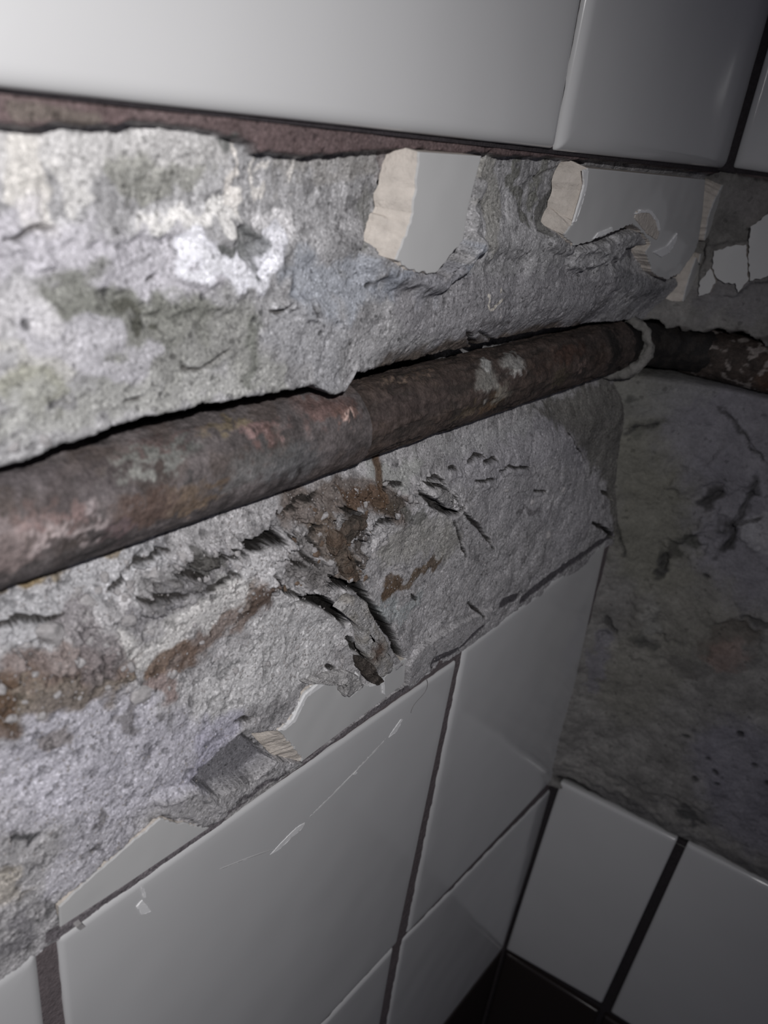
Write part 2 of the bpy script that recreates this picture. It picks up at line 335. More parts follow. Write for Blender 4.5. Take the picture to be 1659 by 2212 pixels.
for pp, wd, sf, c, k in (
    ([(300, 1270), (460, 1300), (560, 1230)], .006, .004, (205, 204, 206), .55), ([(280, 1420), (340, 1410), (420, 1330), (520, 1290)], .006, .003, (216, 214, 212), .7),
    ([(600, 1360), (680, 1400), (560, 1460), (480, 1500)], .012, .007, (216, 215, 216), .7), ([(0, 1330), (80, 1330), (220, 1240), (330, 1190)], .004, .004, (186, 186, 190), .6),
    ([(120, 1560), (300, 1600), (440, 1650), (250, 1690), (80, 1640)], .010, .008, (208, 206, 218), .6), ([(50, 1720), (200, 1750), (250, 1800), (150, 1880)], .008, .006, (206, 204, 214), .55),
    ([(440, 1600), (500, 1560), (420, 1660)], .004, .004, (170, 168, 186), .6),
    ([(350, 1440), (385, 1410), (400, 1430)], .003, .002, (118, 96, 79), .85), ([(385, 1440), (440, 1390), (510, 1340), (570, 1280)], .0042, .0025, (120, 104, 95), .8), ([(545, 1310), (585, 1265)], .003, .002, (98, 84, 76), .85),
    ([(0, 1530), (100, 1500), (180, 1490), (250, 1470)], .0055, .0035, (110, 97, 80), .8), ([(40, 1450), (150, 1430), (260, 1440)], .004, .003, (120, 104, 98), .75), ([(330, 1480), (380, 1490)], .003, .002, (150, 128, 122), .7), ([(0, 1480), (8, 1580)], .002, .002, (90, 70, 55), .8),
    ([(150, 1330), (200, 1380), (240, 1420), (230, 1450)], .005, .003, (128, 122, 124), .7), ([(380, 1290), (480, 1220), (300, 1350)], .004, .003, (120, 118, 122), .7),
    ([(320, 1290), (420, 1230), (470, 1260)], .003, .003, (110, 108, 108), .6), ([(420, 1210), (470, 1225)], .003, .001, (84, 83, 80), .7),
    ([(0, 1268), (60, 1248), (130, 1222), (250, 1182)], .0014, .0012, (132, 119, 98), .8), ([(40, 1250), (60, 1255)], .0012, .001, (138, 120, 90), .8),
    ([(620, 1100), (700, 1090), (760, 1050), (820, 1080), (870, 1100)], .0052, .004, (96, 84, 76), .8), ([(690, 1130), (720, 1180), (760, 1240)], .005, .003, (104, 92, 82), .8), ([(660, 1180), (640, 1230), (700, 1250)], .004, .003, (98, 94, 92), .7),
    ([(815, 985), (820, 1030), (826, 1080)], .0016, .0010, (108, 80, 58), .95), ([(745, 1075), (800, 1075), (840, 1095)], .0025, .002, (94, 75, 61), .85),
    ([(750, 1110), (770, 1160), (780, 1200)], .0028, .001, (70, 62, 56), .85), ([(835, 1090), (860, 1095)], .003, .002, (78, 72, 66), .8),
    ([(830, 1275), (860, 1262), (900, 1240), (945, 1215)], .0024, .0014, (106, 91, 76), .9), ([(835, 1268), (860, 1260)], .003, .0015, (98, 82, 68), .85),
    ([(800, 1010), (860, 1040), (900, 1000)], .003, .003, (160, 162, 158), .6), ([(850, 1180), (930, 1150), (970, 1180)], .008, .005, (160, 158, 150), .5), ([(880, 1110), (920, 1120)], .002, .001, (104, 104, 100), .7),
    ([(820, 1310), (860, 1330), (900, 1300)], .003, .004, (178, 186, 188), .5), ([(980, 1230), (1020, 1250), (1010, 1290)], .006, .004, (178, 176, 178), .4),
    ([(1000, 1000), (1100, 980), (1200, 950), (1260, 980)], .010, .008, (158, 156, 162), .6), ([(1060, 1080), (1200, 1080), (1280, 1100), (1220, 1160)], .014, .008, (166, 164, 168), .5),
    ([(1150, 920), (1060, 940), (960, 970)], .003, .003, (176, 176, 176), .5), ([(1170, 1070), (1200, 1085)], .003, .001, (198, 196, 198), .7), ([(1185, 1155)], .003, .001, (190, 188, 190), .7), ([(1215, 1060)], .002, .001, (188, 186, 188), .7),
    ([(1120, 1105), (1160, 1095)], .0014, .001, (100, 98, 100), .7), ([(1105, 1070)], .001, .0008, (80, 80, 80), .8),
    ([(50, 1815)], .0014, .0008, (78, 78, 80), .9), ([(205, 1785), (210, 1770)], .0010, .0008, (110, 108, 110), .8), ([(210, 1830)], .0012, .001, (100, 98, 100), .8), ([(0, 1900), (20, 1940)], .004, .003, (196, 188, 176), .6), ([(10, 2050), (60, 2030), (40, 1990)], .002, .002, (130, 128, 132), .7),
    ([(270, 1540), (300, 1575), (250, 1560)], .002, .0015, (120, 116, 116), .7), ([(350, 1535), (360, 1545)], .0013, .001, (110, 108, 110), .8), ([(150, 1590), (90, 1600)], .0015, .0015, (130, 122, 118), .7)):
    T1(W1.stroke(pp, wd, sf * .75, .0026), c, k)
sp_ = ss(.42, .62, fbm(A, Z, .0042, 3, 81, .7)) * ss(.236, .226, Z) * (1 - ss(-.23, -.19, A))     # dark pits of the coarse mortar at the left
W1.C *= (1 - .42 * sp_)[..., None]; W1.H += .0004 * sp_
T1(W1.stroke([(812, 982), (818, 1010), (822, 1045), (826, 1085)], .0022, .0010, .0004), (98, 80, 66), .9)
# bare tile bed, raised tongue, grout line above the lower tiles
bedp = [(520, 1585), (596, 1648), (560, 1680), (474, 1722), (410, 1685), (440, 1660)]
W1.level(W1.poly(bedp, .0006, .0005), .0062, 1.0, .12); T1(W1.poly(bedp, .0006, .0005), (126, 125, 130), .9)
for pg in ([(115, 1955), (347, 1760), (392, 1775), (440, 1790), (470, 1780), (128, 2012)], [(530, 1580), (600, 1575), (628, 1552), (656, 1499), (711, 1463), (745, 1500), (790, 1478), (830, 1462), (878, 1425), (878, 1478), (655, 1652), (600, 1650)]):
    W1.level(W1.poly(pg, .0005, .0001, -.0007), .0072, 1.0, .1)
tong = [(335, 1725), (420, 1700), (480, 1740), (486, 1758), (440, 1782), (392, 1768), (350, 1756)]
W1.level(W1.poly(tong, .0012, .0006), -.0006, 1.0, .3); T1(W1.poly(tong, .001, .0006), (178, 176, 178), .7)
W1.lift(W1.stroke([(345, 1722), (420, 1700), (478, 1740)], .0015, .0012, .0006), .0009)
gl = W1.poly([(100, 2015), (480, 1762), (600, 1688), (655, 1648), (878, 1478), (890, 1490), (660, 1668), (130, 2032), (100, 2040)], .0006, .0005)
W1.level(gl, .0006, 1.0, .3); T1(gl, (112, 106, 110), .9)
T1(W1.stroke([(490, 1775), (540, 1730), (600, 1690), (650, 1650)], .0012, .0008, .001), (178, 176, 176), .85); T1(W1.stroke([(520, 1728), (570, 1700), (620, 1668)], .0007, .0005, .001), (92, 88, 92), .9)
# sandy mortar spilling over the tile edge, then the dark grout rim to the corner
ov = W1.poly([(870, 1440), (900, 1400), (990, 1340), (1060, 1310), (1045, 1348), (1000, 1395), (940, 1430), (880, 1480)], .0010, .0010); W1.level(ov, -.0012, .9); T1(ov, (176, 174, 176), .7)
for pp in ([(990, 1396), (1018, 1372), (1046, 1346)], [(1128, 1294), (1165, 1266), (1205, 1235)], [(1213, 1229), (1265, 1192), (1320, 1154)], [(930, 1428), (985, 1402)], [(1085, 1303), (1112, 1292)]):
    s_ = W1.stroke(pp, .0034, .0005, .0006); W1.level(s_, .0007, .95, .2); T1(s_, (84, 81, 86), .9)
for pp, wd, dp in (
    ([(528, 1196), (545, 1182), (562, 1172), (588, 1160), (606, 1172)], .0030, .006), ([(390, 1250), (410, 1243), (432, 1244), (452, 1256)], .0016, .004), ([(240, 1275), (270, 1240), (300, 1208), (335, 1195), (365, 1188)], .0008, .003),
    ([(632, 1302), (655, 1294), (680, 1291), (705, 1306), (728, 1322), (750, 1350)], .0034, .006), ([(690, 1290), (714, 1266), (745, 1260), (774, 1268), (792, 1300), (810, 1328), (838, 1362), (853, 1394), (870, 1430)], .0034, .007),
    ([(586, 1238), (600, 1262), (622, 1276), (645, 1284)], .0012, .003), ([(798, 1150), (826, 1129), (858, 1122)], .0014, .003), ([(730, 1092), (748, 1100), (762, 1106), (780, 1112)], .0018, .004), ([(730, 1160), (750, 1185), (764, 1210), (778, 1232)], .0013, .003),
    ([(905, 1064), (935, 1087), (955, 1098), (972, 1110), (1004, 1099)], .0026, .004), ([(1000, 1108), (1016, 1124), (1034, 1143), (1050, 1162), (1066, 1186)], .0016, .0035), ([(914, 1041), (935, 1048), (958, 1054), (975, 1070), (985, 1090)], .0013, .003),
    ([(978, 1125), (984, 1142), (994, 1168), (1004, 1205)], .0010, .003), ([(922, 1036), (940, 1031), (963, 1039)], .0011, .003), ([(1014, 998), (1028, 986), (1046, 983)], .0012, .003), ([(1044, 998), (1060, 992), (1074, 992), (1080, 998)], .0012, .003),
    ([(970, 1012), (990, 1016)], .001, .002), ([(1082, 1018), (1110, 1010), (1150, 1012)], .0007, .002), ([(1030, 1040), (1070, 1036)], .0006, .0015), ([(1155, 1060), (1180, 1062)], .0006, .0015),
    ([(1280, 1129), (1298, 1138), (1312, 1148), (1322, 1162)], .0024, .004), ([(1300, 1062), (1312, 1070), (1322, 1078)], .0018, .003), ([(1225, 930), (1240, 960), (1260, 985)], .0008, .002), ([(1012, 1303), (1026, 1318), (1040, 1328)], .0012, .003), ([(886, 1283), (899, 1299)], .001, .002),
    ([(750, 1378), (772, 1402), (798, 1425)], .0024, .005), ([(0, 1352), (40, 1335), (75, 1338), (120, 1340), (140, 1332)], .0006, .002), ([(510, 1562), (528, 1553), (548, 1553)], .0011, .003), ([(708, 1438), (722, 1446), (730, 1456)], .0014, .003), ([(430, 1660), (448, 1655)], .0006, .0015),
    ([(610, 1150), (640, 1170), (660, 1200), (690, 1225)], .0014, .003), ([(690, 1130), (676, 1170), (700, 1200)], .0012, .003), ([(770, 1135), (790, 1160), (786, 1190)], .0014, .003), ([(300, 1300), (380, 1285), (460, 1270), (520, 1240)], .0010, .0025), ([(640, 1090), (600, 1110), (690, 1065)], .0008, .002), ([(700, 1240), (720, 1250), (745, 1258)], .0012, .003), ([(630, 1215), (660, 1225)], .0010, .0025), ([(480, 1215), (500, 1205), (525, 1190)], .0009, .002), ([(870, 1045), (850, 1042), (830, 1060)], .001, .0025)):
    sm = W1.crack(pp, wd * .8, dp); T1((sm[0], ss(.10, .45, sm[1])), (44, 41, 39), .92)  # dark tint paints the shade inside the grooves
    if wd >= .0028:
        bs = W1.line(pp, .0014, .0007); W1.lift(bs, -.0022); T1((bs[0], ss(.0, .22, bs[1])), (34, 32, 31), .95)  # wide cracks painted dark to the rim, so lit groove walls look shaded
    # the lower side of a crack stands a little proud, as a lifted crust does
    W1.lift(W1.stroke([(u + 6, v + 12) for u, v in pp], wd * .8, wd * 1.6, .0012), .0006)
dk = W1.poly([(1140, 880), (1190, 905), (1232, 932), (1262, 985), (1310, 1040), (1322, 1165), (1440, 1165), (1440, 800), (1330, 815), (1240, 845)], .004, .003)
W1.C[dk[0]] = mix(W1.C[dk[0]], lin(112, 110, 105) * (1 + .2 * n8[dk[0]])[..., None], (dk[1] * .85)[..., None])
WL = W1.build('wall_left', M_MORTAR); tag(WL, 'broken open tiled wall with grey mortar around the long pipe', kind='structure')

# ================================================================== RIGHT WALL
def base2(s, z):
    y = 0.0022 + 0.0042 * ss(.252, .262, z) + .0012 * ss(.03, .0, z)
    y = y - 0.0240 * np.clip((.040 - s) / .060, 0, 1.2) ** 2 * ss(.275, .245, z) * (0.42 + .58 * ss(.140, .20, z))
    return y - .0034 * ss(.016, -.002, s) * ss(.175, .150, z) * ss(.0, .012, z)
W2 = Sheet(2, -0.028, 0.205, -0.004, 0.3085, 0.0007, base2, 51)
A2, Z2 = W2.A, W2.Z
m20 = fbm(A2, Z2, .035, 4, 101); m7 = fbm(A2, Z2, .010, 4, 102); m2 = fbm(A2, Z2, .003, 3, 103)
W2.H = W2.H + .0014 * m20 + .0007 * m7 + .00025 * m2
W2.C[...] = lin(134, 132, 130) * (1 + .22 * m20 + .2 * m7 + .1 * m2)[..., None]  # darker base colour than the left wall's mortar
T2 = W2.tint
for pp, wd, sf, c, k in (
    ([(1380, 900), (1420, 1050), (1420, 1200)], .02, .015, (128, 127, 116), .7), ([(1560, 900), (1640, 1050), (1620, 1200)], .03, .02, (136, 134, 146), .6), ([(1350, 1500), (1420, 1400), (1500, 1300)], .02, .015, (132, 130, 122), .6),
    ([(1600, 1650), (1640, 1760)], .03, .015, (138, 136, 150), .6), ([(1640, 1140), (1659, 1160)], .012, .003, (165, 164, 168), .7), ([(1440, 1200), (1470, 1175), (1500, 1170)], .003, .003, (80, 80, 76), .8), ([(1430, 1230), (1420, 1250)], .003, .002, (72, 72, 70), .8),
    ([(1520, 1090), (1560, 1060)], .003, .002, (84, 82, 84), .7), ([(1560, 1140), (1580, 1170), (1560, 1190)], .003, .002, (84, 83, 86), .7), ([(1540, 1400), (1580, 1360), (1620, 1370)], .006, .005, (104, 98, 92), .7), ([(1560, 1420), (1580, 1410)], .008, .006, (140, 120, 114), .6),
    ([(1380, 1380), (1420, 1340)], .003, .003, (92, 92, 88), .7), ([(1390, 1385), (1420, 1400)], .003, .002, (84, 84, 82), .7), ([(1450, 1440), (1520, 1450)], .004, .003, (104, 102, 100), .6), ([(1480, 1760), (1500, 1775), (1490, 1755)], .004, .003, (70, 70, 72), .8), ([(1290, 1700), (1450, 1790), (1659, 1890)], .004, .004, (104, 103, 104), .6),
    ([(1300, 1370), (1280, 1480)], .004, .003, (132, 130, 140), .6), ([(1300, 1370)], .003, .0015, (80, 80, 84), .8), ([(1410, 1310), (1400, 1360)], .004, .004, (156, 155, 152), .5), ([(1300, 890), (1400, 850), (1500, 830)], .01, .006, (140, 140, 138), .5),
    ([(1360, 870)], .003, .002, (84, 84, 82), .8), ([(1370, 930), (1430, 915)], .003, .003, (104, 104, 98), .7), ([(1630, 450), (1640, 420), (1600, 430)], .006, .004, (138, 134, 134), .6), ([(1540, 640), (1620, 650), (1659, 640)], .008, .006, (134, 132, 136), .6)):
    T2(W2.stroke(pp, wd, sf, .004), c, k)
for u, v in ((1530, 1640), (1550, 1690), (1500, 1684), (1600, 1590), (1545, 1668), (1630, 1655), (1525, 1245), (1660, 1690), (1600, 1585), (1480, 1590)):
    s_ = W2.stroke([(u, v)], .0016, .001, .001); T2(s_, (50, 50, 52), .8); W2.lift(s_, -.0014)
for pp, wd, dp in (([(1635, 1040), (1615, 1080), (1600, 1110), (1580, 1135)], .0016, .003), ([(1588, 1135), (1578, 1165), (1565, 1190)], .0016, .003), ([(1210, 985), (1265, 990), (1290, 1005), (1310, 1040)], .0008, .002), ([(1350, 930), (1420, 918)], .001, .002), ([(1515, 1090), (1560, 1062)], .002, .002), ([(1435, 1200), (1432, 1230)], .0024, .003),
                   ([(1325, 1110), (1338, 1150), (1350, 1200)], .0008, .002), ([(1310, 1330), (1330, 1370)], .0012, .003), ([(1600, 1330), (1659, 1350)], .001, .002), ([(1590, 1130), (1640, 1120)], .0008, .002), ([(1560, 880), (1650, 1000)], .0008, .0015)):
    W2.crack(pp, wd, dp, warp=.002); T2(W2.stroke(pp, wd, wd, .002), (66, 65, 66), .7)  # groove plus a dark tint painted as its shade
for pp, wd, sf, dh in (([(1480, 1040), (1560, 1000), (1600, 1030)], .006, .006, .0022), ([(1440, 1190), (1500, 1190), (1560, 1130)], .004, .003, -.0022), ([(1520, 1150), (1580, 1120)], .006, .004, .002), ([(1640, 1150)], .010, .004, .0016), ([(1400, 1300), (1390, 1400)], .006, .006, .0014), ([(1400, 1400), (1440, 1380)], .003, .003, -.0014),
                       ([(1540, 1360), (1620, 1380)], .006, .005, -.0016), ([(1300, 1640), (1500, 1720)], .010, .006, .0010), ([(1230, 1650), (1400, 1750), (1659, 1880)], .003, .003, .0012)):
    W2.lift(W2.stroke(pp, wd, sf, .004), dh)
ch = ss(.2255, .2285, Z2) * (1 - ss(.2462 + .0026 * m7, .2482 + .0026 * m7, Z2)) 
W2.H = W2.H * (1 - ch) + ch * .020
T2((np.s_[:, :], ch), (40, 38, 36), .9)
T2(W2.stroke([(1470, 715), (1500, 730), (1560, 720), (1659, 738)], .002, .002, .003), (74, 70, 68), .7)
for pg in ([(1530, 530), (1613, 520), (1659, 460), (1680, 600), (1620, 620), (1590, 640), (1505, 642), (1510, 600)],):
    W2.level(W2.poly(pg, .001, .001), .0024, 1.0)
g2 = W2.poly([(1570, 340), (1700, 380), (1700, 398), (1590, 374)], .0008, .0006); T2(g2, (104, 90, 90), .9); W2.level(g2, .0034, 1, .3)
for pg in ([(1200, 1670), (1290, 1705), (1210, 1680)],):
    T2(W2.stroke([(1212, 1680), (1260, 1700), (1300, 1722)], .0020, .001, .001), (44, 42, 43), .9)
ed = W2.stroke([(1205, 1684), (1300, 1730), (1470, 1815), (1659, 1920)], .0030, .0008, .0008); T2(ed, (46, 44, 46), .95); W2.level(ed, .006, 1.0, .2)
WR = W2.build('wall_right', M_MORTAR2); tag(WR, 'dim adjoining wall with smooth bare mortar between white tiles', kind='structure')

# ------------------------------------------------------------------ grout behind the whole tiles
def grout(parent, wall, a0, a1, z0, z1, d, seed, material):
    n, m = int((a1 - a0) / .0025) + 2, int((z1 - z0) / .0025) + 2
    a, z = np.meshgrid(np.linspace(a0, a1, n), np.linspace(z0, z1, m), indexing='ij')
    dd = d + .0003 * fbm(a, z, .006, 3, seed)
    return link('grout', grid_mesh('grout', P(wall, a, z, dd)), parent, material)
grout(WL, 1, -.58, .008, -.30, .1500, .0011, 1, M_GROUT)
grout(WL, 1, -.58, .008, .3045, .607, .0024, 2, M_DGROUT)
grout(WR, 2, -.006, .235, -.30, -.0005, .0036, 3, M_DGROUT)
grout(WR, 2, -.006, .235, .3052, .607, .0030, 4, M_DGROUT)

fx, fy = np.meshgrid(np.linspace(-.60, .06, 40), np.linspace(-.42, .02, 30), indexing='ij')
tag(link('floor', grid_mesh('floor', np.stack([fx, fy, -.2955 + .0006 * fbm(fx, fy, .05, 3, 9)], -1)), None, M_DGROUT), 'dark bare floor under the tiled corner', kind='structure')
# ------------------------------------------------------------------ whole tiles: pillowed edge, own corner points
def tile(wall, q, parent, material=M_TILE, rad=.0016, th=.0068, d0=0.0, name='tile', tilt=(0, 0)):
    """q: four wall points in order; rounded corners and a rolled glaze edge."""
    q = np.array(q, float); c = q.mean(0)
    ed = [q[(k + 1) % 4] - q[k] for k in range(4)]
    nv = [np.array([-e[1], e[0]]) / np.linalg.norm(e) for e in ed]
    nv = [v if v @ (c - q[k]) > 0 else -v for k, v in enumerate(nv)]
    def corners(ins):                                      # the quad with every edge moved inwards
        out = []
        for k in range(4):
            Mx = np.array([nv[k - 1], nv[k]]); out.append(np.linalg.solve(Mx, Mx @ q[k] + ins))
        return out
    def outline(ins):
        cs = corners(ins); ring = []
        for k in range(4):
            p0, p1, p2 = cs[k - 1], cs[k], cs[(k + 1) % 4]
            e1 = (p0 - p1) / np.linalg.norm(p0 - p1); e2 = (p2 - p1) / np.linalg.norm(p2 - p1); r = .0010
            for t in (0, .3, .5, .7, 1): ring.append(p1 + e1 * r * (1 - t) ** 2 + e2 * r * t ** 2)
        return np.array(ring)
    n = 20; verts = []; faces = []
    prof = [(0, th)] + [(rad * (1 - math.cos(x)) * 1.25, rad * (1 - math.sin(x)) * .8) for x in np.linspace(0, math.pi / 2, 7)] + [(rad * 2.2, -.00005), (rad * 3.4, -.00008)]
    for ins, dep in prof:
        pr = outline(ins)
        dd = np.full(n, d0 + dep) + (pr[:, 0] - c[0]) * tilt[0] + (pr[:, 1] - c[1]) * tilt[1]
        verts += P(wall, pr[:, 0], pr[:, 1], dd).tolist()
    R_ = len(prof)
    for r in range(R_ - 1):
        for k in range(n):
            faces.append((r * n + k, r * n + (k + 1) % n, (r + 1) * n + (k + 1) % n, (r + 1) * n + k))
    faces.append(tuple((R_ - 1) * n + k for k in range(n))); faces.append(tuple(reversed(range(n))))
    me = bpy.data.meshes.new(name); me.from_pydata(verts, [], faces)
    bm = bmesh.new(); bm.from_mesh(me); bmesh.ops.recalc_face_normals(bm, faces=bm.faces); bm.to_mesh(me); bm.free()
    return link(name, me, parent, material, True)
U = lambda wall, pp: [un(wall, *q) for q in pp]
def q4(wall, a0, a1, z0, z1): return [(a0, z0), (a0, z1), (a1, z1), (a1, z0)]
XA = -.1328
# upper row of the left wall
b0, b1 = un(1, 0, 189), un(1, 1203, 323); t1 = un(1, 1258, 0)
tile(1, [(-.2795, ZT), (-.2795, .4540), (XA - .0035 + .0015, .4540), (b1[0], b1[1])], WL, rad=.0024)
tile(1, q4(1, -.4270, -.2825, ZT, .4540), WL, rad=.0024)
c0, c1 = un(1, 1211, 327), un(1, 1575, 366)
tile(1, [c0, (c0[0] + .001, .4540), (c1[0] - .0005, .4540), c1], WL, rad=.0028)
# lower rows of the left wall
l1 = U(1, [(127, 2031), (988, 1428), (859, 2034), (700, 2198)])
tile(1, [(l1[0][0], .0020), l1[0], l1[1], (l1[2][0], .0020)], WL, rad=.0013)
tile(1, [(-.4270, .0020), (-.4270, .1488), (un(1, 84, 2061)[0], .1488), (un(1, 97, 2212)[0] - .0005, .0020)], WL, rad=.0020)
l2 = U(1, [(1004, 1404), (1314, 1164), (1200, 1680), (880, 2020)])
tile(1, [l2[3], l2[0], l2[1], l2[2]], WL, rad=.0022)
k2 = U(1, [(872, 2032), (1203, 1694), (1088, 2048), (956, 2210)])
tile(1, [(k2[0][0] + .0015, -.1400), k2[0], k2[1], k2[2]], WL, rad=.0018, d0=.0002)
kb = U(1, [(692, 2215), (852, 2048)])
tile(1, [(-.2770, -.1400), (-.2770, -.0010), (kb[1][0], kb[1][1]), (kb[1][0] + .0015, -.1400)], WL, rad=.0018)
tile(1, q4(1, -.4270, -.2800, -.1400, -.0010), WL, rad=.0018)
z3 = k2[2][1] - .0022
tile(1, q4(1, -.1300, -.0010, z3 - .15, z3), WL, M_DARKTILE, rad=.0018)['label'] = 'dark brown tile of the lowest row'
tile(1, q4(1, -.2770, -.1330, z3 - .15, z3), WL, M_DARKTILE, rad=.0018)['label'] = 'dark brown tile of the lowest row'
# right wall
r1 = U(2, [(1210, 1690), (1462, 1816), (1299, 2170), (1092, 2052)])
tile(2, [r1[3], r1[0], r1[1], r1[2]], WR, rad=.0018)
r2 = U(2, [(1484, 1824), (1318, 2188)])
dz = r2[0][1]
tile(2, [(r2[1][0], r2[1][1]), r2[0], (r2[0][0] + .144, dz), (r2[1][0] + .144, r2[1][1])], WR, rad=.0018)
zb = min(r1[3][1], r1[2][1]) - .0030
tile(2, q4(2, .0012, r1[2][0], zb - .15, zb), WR, M_DARKTILE, rad=.0016)['label'] = 'dark brown tile of the lowest row'
tile(2, q4(2, r1[2][0] + .0035, .205, zb - .15, zb), WR, M_DARKTILE, rad=.0016)['label'] = 'dark brown tile of the lowest row'
u0 = un(2, 1581, 362); u1 = un(2, 1659, 381)
tile(2, [u0, (u0[0] + .001, .4540), (u0[0] + .068, .4540), (u0[0] + .068, u0[1] - .001)], WR, rad=.0028)
tile(2, [(u0[0] + .071, u0[1] - .001), (u0[0] + .071, .4540), (u0[0] + .215, .4540), (u0[0] + .215, u0[1] - .001)], WR, rad=.0028)

for a_ in (-.5745, -.4270, -.2795, -.1308): tile(1, q4(1, a_, a_ + .1444, .4575, .6060), WL, rad=.0024)
for z_ in (ZT, .0020, -.1400): tile(1, q4(1, -.5745, -.4300, z_, z_ + (.149 if z_ > .2 else .1468 if z_ > 0 else .1385)), WL, rad=.0020)
for s_ in (.0046, .0756): tile(2, q4(2, s_, s_ + (.068 if s_ < .05 else .144), .4575, .6060), WR, rad=.0024)

# ------------------------------------------------------------------ broken tiles: biscuit body with a glazed face
def broken_tile(wall, pp, parent, th=.0068, d0=0.0, smooth_edges=(), slope=None, label=None, jag=.00035):
    """pp: outline of the glaze in the photograph; slope: {edge: metres the broken biscuit shelves outwards}."""
    w = U(wall, pp); slope = slope or {}; rng = random.Random(len(pp) * 13 + int(pp[0][0]))
    fr, off = [], []; n = len(w); area = sum(w[k][0] * w[(k + 1) % n][1] - w[(k + 1) % n][0] * w[k][1] for k in range(n))
    sg = -1 if area > 0 else 1
    for k in range(n):
        a, b = np.array(w[k]), np.array(w[(k + 1) % n]); L = np.linalg.norm(b - a) + 1e-9; m = max(1, int(L / .0009)); nv = np.array([-(b - a)[1], (b - a)[0]]) / L * sg
        for i in range(m):
            t = i / m; p = a + (b - a) * t
            if k not in smooth_edges: p = p + nv * rng.uniform(-1, 1) * jag * (0.4 if i == 0 else 1)
            fr.append(p); s = slope.get(k, .0002); s2 = slope.get(k - 1 if k else n - 1, .0002) if i == 0 else s
            off.append(nv * max(s, s2) * (1 + .14 * math.sin(len(off) * .7 + k) + .08 * math.sin(len(off) * 1.9)))
    fr = np.array(fr); off = np.array(off); N_ = len(fr)
    for _ in range(4): off = (np.roll(off, 1, 0) + off * 2 + np.roll(off, -1, 0)) / 4
    cen = fr.mean(0); verts = []; faces = []
    lv = [(0, .00045, 0), (.12, th * .14, .00004), (.3, th * .30, .00008), (.5, th * .46, .0001), (.72, th * .62, .0001), (.9, th * .82, .00008), (1.0, th, .0001)]
    for t, d, jj in lv:
        pr = fr + off * t; dd = d0 + d + np.array([rng.uniform(-jj, jj) for _ in range(N_)])
        verts += P(wall, pr[:, 0], pr[:, 1], dd).tolist()
    for r in range(len(lv) - 1):
        for k in range(N_): faces.append((r * N_ + k, r * N_ + (k + 1) % N_, (r + 1) * N_ + (k + 1) % N_, (r + 1) * N_ + k))
    faces.append(tuple(range(N_))); faces.append(tuple(reversed(range((len(lv) - 1) * N_, len(lv) * N_))))
    me = bpy.data.meshes.new('broken_tile'); me.from_pydata(verts, [], faces)
    bm = bmesh.new(); bm.from_mesh(me); bmesh.ops.recalc_face_normals(bm, faces=bm.faces); bm.to_mesh(me); bm.free()
    o = link('broken_tile', me, parent, M_BISCUIT)
    if label: o['label'] = label
    # glaze skin, slightly rolled at its rim
    verts = []; faces = []
    for t, d in ((0, .00045), (.0, .00012), (.004, .00001), (.02, -.00003)):
        pr = fr + (cen - fr) * t; verts += P(wall, pr[:, 0], pr[:, 1], np.full(N_, d0 + d)).tolist()
    for r in range(3):
        for k in range(N_): faces.append((r * N_ + k, r * N_ + (k + 1) % N_, (r + 1) * N_ + (k + 1) % N_, (r + 1) * N_ + k))
    faces.append(tuple(range(3 * N_, 4 * N_)))
    me = bpy.data.meshes.new('glaze'); me.from_pydata(verts, [], faces)
    bm = bmesh.new(); bm.from_mesh(me); bmesh.ops.recalc_face_normals(bm, faces=bm.faces); bm.to_mesh(me); bm.free()
    link('glaze', me, o, M_GLAZE); return o
def flake(wall, pp, parent, d=-.0004, th=.0006, name='glaze_chip', material=None, jag=.0001):
    w = U(wall, pp); fr = []; rng = random.Random(int(pp[0][0] * 7 + pp[0][1]))
    for k in range(len(w)):
        a, b = np.array(w[k]), np.array(w[(k + 1) % len(w)]); m = max(1, int(np.linalg.norm(b - a) / .0006))
        for i in range(m): fr.append(a + (b - a) * i / m + np.array([rng.uniform(-jag, jag), rng.uniform(-jag, jag)]))
    fr = np.array(fr); N_ = len(fr); c = fr.mean(0); verts = P(wall, fr[:, 0], fr[:, 1], np.full(N_, d + th)).tolist()
    f2_ = c + (fr - c) * .93; verts += P(wall, f2_[:, 0], f2_[:, 1], np.array([d + rng.uniform(-.00008, .00008) for _ in range(N_)])).tolist()
    faces = [(k, (k + 1) % N_, N_ + (k + 1) % N_, N_ + k) for k in range(N_)] + [tuple(range(N_, 2 * N_)), tuple(reversed(range(N_)))]
    me = bpy.data.meshes.new(name); me.from_pydata(verts, [], faces)
    bm = bmesh.new(); bm.from_mesh(me); bmesh.ops.recalc_face_normals(bm, faces=bm.faces); bm.to_mesh(me); bm.free()
    return link(name, me, parent, material or M_CHIP)
broken_tile(1, [(905, 328), (1040, 337), (1012, 446), (1000, 520), (963, 565), (940, 590), (900, 588), (856, 562), (870, 527), (888, 481), (897, 420), (902, 375)], WL, smooth_edges=(0, 1, 2), slope={6: .003, 7: .0052, 8: .0052, 9: .0050, 10: .0042, 11: .0028}, label='upright tile stub with a wide beige broken left edge')
F2 = broken_tile(1, [(1270, 363), (1524, 388), (1518, 458), (1509, 522), (1500, 546), (1469, 591), (1440, 604), (1411, 590), (1402, 562), (1396, 545), (1408, 527), (1391, 504), (1365, 482), (1321, 501), (1278, 519), (1240, 530), (1217, 507), (1243, 478), (1258, 429)], WL,
                 smooth_edges=(0, 1, 2), slope={8: .001, 9: .001, 10: .001, 15: .0030, 16: .0048, 17: .0060, 18: .0062}, label='largest broken tile, its glaze chipped at the lower edge')
